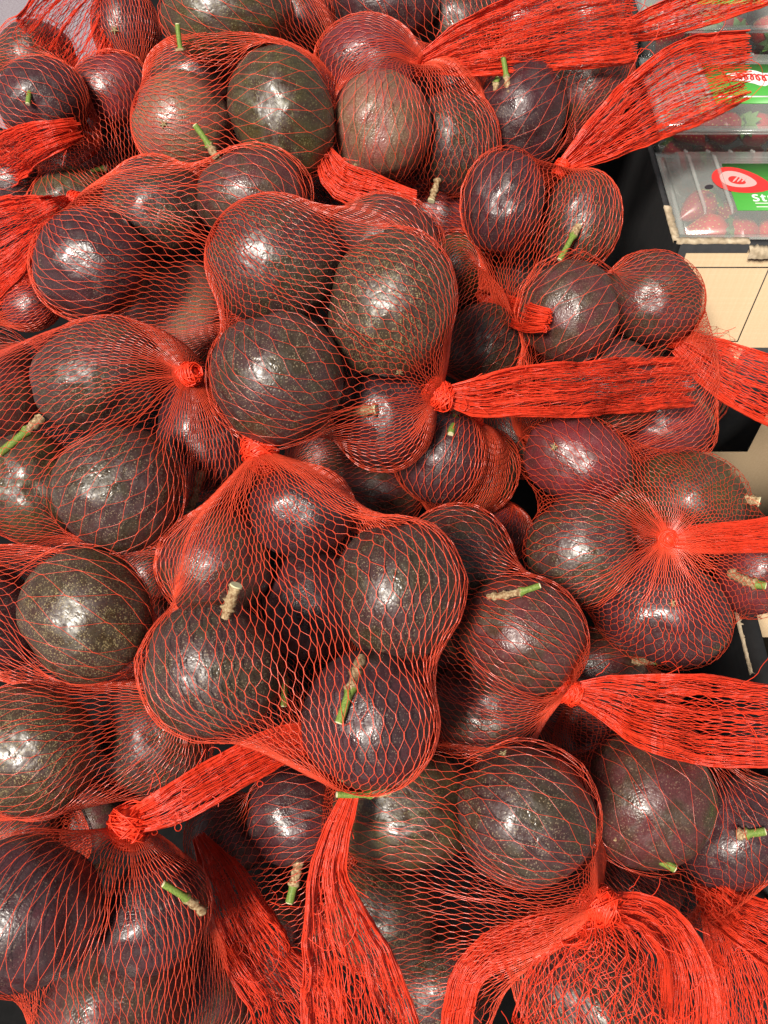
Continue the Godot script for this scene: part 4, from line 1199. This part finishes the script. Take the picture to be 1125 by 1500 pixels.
	bag = net_bag("S", "red net bag with a frayed bulky knot over the very large pebbled fruit", Vector3(0.0975, 0.0529, -0.0948), 0.0176, Vector3(0.0000, 0.0000, 0.0000), false, 115, 48, false)
	bag_tail(bag, "tail", [Vector3(0.0948, 0.0481, -0.0915), Vector3(0.0906, 0.0468, -0.0904), Vector3(0.0843, 0.0460, -0.0887), Vector3(0.0773, 0.0458, -0.0866), Vector3(0.0708, 0.0444, -0.0848), Vector3(0.0639, 0.0421, -0.0832), Vector3(0.0569, 0.0403, -0.0813), Vector3(0.0508, 0.0391, -0.0787), Vector3(0.0457, 0.0377, -0.0756), Vector3(0.0414, 0.0361, -0.0721), Vector3(0.0379, 0.0338, -0.0680), Vector3(0.0354, 0.0304, -0.0626), Vector3(0.0340, 0.0253, -0.0552), Vector3(0.0333, 0.0200, -0.0478), Vector3(0.0328, 0.0163, -0.0426)], [0.0112, 0.0125, 0.0142, 0.0157, 0.0165, 0.0167, 0.0165, 0.0162, 0.0158, 0.0151, 0.0145, 0.0142, 0.0142, 0.0142, 0.0143], 0.5, 100, 34)
	bag_tail(bag, "tail", [Vector3(0.1025, 0.0492, -0.0947), Vector3(0.1068, 0.0486, -0.0944), Vector3(0.1129, 0.0478, -0.0938), Vector3(0.1190, 0.0467, -0.0927), Vector3(0.1238, 0.0452, -0.0908), Vector3(0.1278, 0.0433, -0.0883), Vector3(0.1313, 0.0411, -0.0851), Vector3(0.1341, 0.0389, -0.0816), Vector3(0.1362, 0.0368, -0.0778), Vector3(0.1376, 0.0349, -0.0735), Vector3(0.1385, 0.0329, -0.0685), Vector3(0.1390, 0.0297, -0.0623), Vector3(0.1393, 0.0238, -0.0541), Vector3(0.1393, 0.0181, -0.0458), Vector3(0.1391, 0.0145, -0.0401)], [0.0125, 0.0137, 0.0153, 0.0169, 0.0180, 0.0187, 0.0193, 0.0201, 0.0213, 0.0227, 0.0242, 0.0256, 0.0273, 0.0288, 0.0298], 0.4, 100, 34)
	bag_tail(bag, "loose_sheet", [Vector3(0.1003, 0.0481, -0.0880), Vector3(0.1008, 0.0499, -0.0852), Vector3(0.1016, 0.0518, -0.0815), Vector3(0.1024, 0.0521, -0.0776), Vector3(0.1021, 0.0513, -0.0740), Vector3(0.1003, 0.0513, -0.0704), Vector3(0.0978, 0.0516, -0.0665), Vector3(0.0954, 0.0504, -0.0621), Vector3(0.0937, 0.0463, -0.0566), Vector3(0.0925, 0.0375, -0.0497), Vector3(0.0923, 0.0245, -0.0433), Vector3(0.0929, 0.0113, -0.0390)], [0.0187, 0.0243, 0.0324, 0.0408, 0.0475, 0.0530, 0.0577, 0.0615, 0.0646, 0.0671, 0.0695, 0.0718], 0.3, 40, 34)
	bag = net_bag("Z", "loose red net bag at the bottom edge under frayed loops", Vector3(0.0779, 0.0258, -0.0960), 0.0000, Vector3(0.0000, 0.0000, 0.0000), false, 68, 26, true)
	bag = net_bag("T", "red net bag fanning into a smeared knot at the bottom corner", Vector3(0.1783, -0.0389, -0.1204), 0.0128, Vector3(0.0000, 0.0000, 0.0000), false, 82, 35, false)
	bag_tail(bag, "tail", [Vector3(0.1674, 0.0001, -0.1093), Vector3(0.1704, -0.0033, -0.1085), Vector3(0.1763, -0.0129, -0.1083), Vector3(0.1860, -0.0310, -0.1094), Vector3(0.1937, -0.0420, -0.1090), Vector3(0.1999, -0.0453, -0.1068), Vector3(0.2062, -0.0466, -0.1040), Vector3(0.2121, -0.0477, -0.1015), Vector3(0.2162, -0.0485, -0.0998)], [0.0195, 0.0205, 0.0220, 0.0241, 0.0262, 0.0283, 0.0307, 0.0329, 0.0344], 0.5, 100, 34)
	bag_tail(bag, "tail", [Vector3(0.1839, -0.0490, -0.1129), Vector3(0.1857, -0.0509, -0.1094), Vector3(0.1885, -0.0538, -0.1044), Vector3(0.1914, -0.0569, -0.0989), Vector3(0.1937, -0.0598, -0.0937), Vector3(0.1957, -0.0624, -0.0890), Vector3(0.1975, -0.0651, -0.0841), Vector3(0.1992, -0.0684, -0.0785), Vector3(0.2010, -0.0730, -0.0716), Vector3(0.2029, -0.0790, -0.0629), Vector3(0.2046, -0.0850, -0.0545), Vector3(0.2058, -0.0891, -0.0486)], [0.0152, 0.0183, 0.0229, 0.0276, 0.0315, 0.0350, 0.0381, 0.0408, 0.0427, 0.0439, 0.0447, 0.0453], 0.3, 100, 34)
	bag = net_bag("UA", "red net bag round two pebbled fruits with a red folded end beside the hump", Vector3(0.0615, 0.1021, -0.4499), 0.0000, Vector3(0.0000, 0.0000, 0.0000), false, 75, 31, true)
	bag_tail(bag, "tail", [Vector3(0.0610, 0.0962, -0.4546), Vector3(0.0643, 0.0941, -0.4537), Vector3(0.0689, 0.0924, -0.4508), Vector3(0.0737, 0.0915, -0.4471), Vector3(0.0778, 0.0910, -0.4441), Vector3(0.0808, 0.0947, -0.4376), Vector3(0.0805, 0.1133, -0.4158), Vector3(0.0770, 0.1449, -0.3804), Vector3(0.0772, 0.1584, -0.3647), Vector3(0.0798, 0.1614, -0.3605), Vector3(0.0824, 0.1628, -0.3583), Vector3(0.0843, 0.1636, -0.3568)], [0.0070, 0.0094, 0.0127, 0.0160, 0.0179, 0.0187, 0.0182, 0.0166, 0.0155, 0.0143, 0.0130, 0.0121], 0.4, 100, 12)
	bag = net_bag("U", "red net bag with a small knot below the flat tailed one", Vector3(0.0518, 0.0954, -0.3444), 0.0096, Vector3(0.0000, 0.0000, 0.0000), false, 75, 31, true)
	bag = net_bag("V", "red net bag in the shade whose thick tail sweeps down to the bottom edge", Vector3(-0.0849, -0.0290, -0.1245), 0.0000, Vector3(0.0000, 0.0000, 0.0000), false, 65, 31, true)
	bag_tail(bag, "tail", [Vector3(-0.0977, 0.0006, -0.1389), Vector3(-0.0942, 0.0021, -0.1341), Vector3(-0.0896, 0.0028, -0.1277), Vector3(-0.0849, 0.0031, -0.1210), Vector3(-0.0815, 0.0025, -0.1153), Vector3(-0.0788, 0.0006, -0.1099), Vector3(-0.0762, -0.0021, -0.1046), Vector3(-0.0733, -0.0049, -0.0994), Vector3(-0.0699, -0.0073, -0.0943), Vector3(-0.0662, -0.0090, -0.0891), Vector3(-0.0621, -0.0112, -0.0837), Vector3(-0.0577, -0.0166, -0.0784), Vector3(-0.0526, -0.0223, -0.0729), Vector3(-0.0474, -0.0275, -0.0670), Vector3(-0.0424, -0.0326, -0.0609), Vector3(-0.0371, -0.0389, -0.0538), Vector3(-0.0323, -0.0452, -0.0471), Vector3(-0.0289, -0.0499, -0.0424)], [0.0072, 0.0105, 0.0151, 0.0196, 0.0229, 0.0257, 0.0281, 0.0304, 0.0322, 0.0338, 0.0355, 0.0376, 0.0399, 0.0421, 0.0438, 0.0454, 0.0468, 0.0477], 0.5, 100, 34)
	bag = net_bag("J", "red net bag hidden under the broad flared tail", Vector3(0.1850, -0.0198, -0.2328), 0.0000, Vector3(0.0000, 0.0000, 0.0000), false, 60, 27, true)
	bag = net_bag("Y1", "red net bag with a bunched end in the gap under the bead knotted bag", Vector3(-0.0195, 0.1174, -0.5386), 0.0000, Vector3(0.0000, 0.0000, 0.0000), false, 54, 23, true)
	bag_tail(bag, "tail", [Vector3(-0.0348, 0.1831, -0.4755), Vector3(-0.0332, 0.1812, -0.4727), Vector3(-0.0309, 0.1784, -0.4688), Vector3(-0.0278, 0.1756, -0.4647), Vector3(-0.0240, 0.1735, -0.4617), Vector3(-0.0191, 0.1720, -0.4596), Vector3(-0.0135, 0.1709, -0.4579), Vector3(-0.0076, 0.1699, -0.4566), Vector3(-0.0014, 0.1688, -0.4556), Vector3(0.0058, 0.1677, -0.4551), Vector3(0.0125, 0.1668, -0.4547), Vector3(0.0172, 0.1660, -0.4546)], [0.0102, 0.0126, 0.0160, 0.0191, 0.0208, 0.0213, 0.0210, 0.0201, 0.0185, 0.0158, 0.0130, 0.0111], 0.5, 100, 12)
	bag = net_bag("Y4", "dark red net bag in the gap between the two central bags", Vector3(0.0156, 0.0527, -0.3437), 0.0000, Vector3(0.0000, 0.0000, 0.0000), false, 60, 27, true)
	bag = net_bag("Y5", "dark red net bag in the gap beside the yellow speckled fruit", Vector3(-0.1702, -0.0258, -0.2468), 0.0000, Vector3(0.0000, 0.0000, 0.0000), false, 60, 27, true)
	bag = net_bag("Y6", "dark red net bag in the shade behind the forked hump", Vector3(-0.0196, 0.0999, -0.5166), 0.0000, Vector3(0.0000, 0.0000, 0.0000), false, 54, 23, true)
	bag = net_bag("Y7", "dark red net bag in the shade at the photo edge", Vector3(-0.1992, -0.1014, -0.1793), 0.0000, Vector3(0.0000, 0.0000, 0.0000), false, 60, 27, true)
	bag = net_bag("Y8", "dark red net bag in the shade beside the flared knot bag", Vector3(0.0931, 0.0156, -0.3665), 0.0000, Vector3(0.0000, 0.0000, 0.0000), false, 54, 23, true)
	bag = net_bag("Y3", "red net pocket with one fruit at the photo edge", Vector3(-0.2627, 0.0797, -0.4459), 0.0000, Vector3(0.0000, 0.0000, 0.0000), false, 54, 23, true)
	bag_tail(bag, "tail", [Vector3(-0.2583, 0.1036, -0.4450), Vector3(-0.2542, 0.1051, -0.4470), Vector3(-0.2484, 0.1073, -0.4500), Vector3(-0.2422, 0.1094, -0.4531), Vector3(-0.2369, 0.1109, -0.4557), Vector3(-0.2326, 0.1113, -0.4576), Vector3(-0.2288, 0.1111, -0.4592), Vector3(-0.2256, 0.1107, -0.4605), Vector3(-0.2234, 0.1102, -0.4615)], [0.0257, 0.0269, 0.0287, 0.0300, 0.0300, 0.0277, 0.0239, 0.0200, 0.0173], 0.4, 100, 12)
	bag = net_bag("Y2", "dark red net bag deep in the gap beside the wide tailed bag", Vector3(0.0601, -0.0020, -0.3142), 0.0000, Vector3(0.0000, 0.0000, 0.0000), false, 54, 23, true)
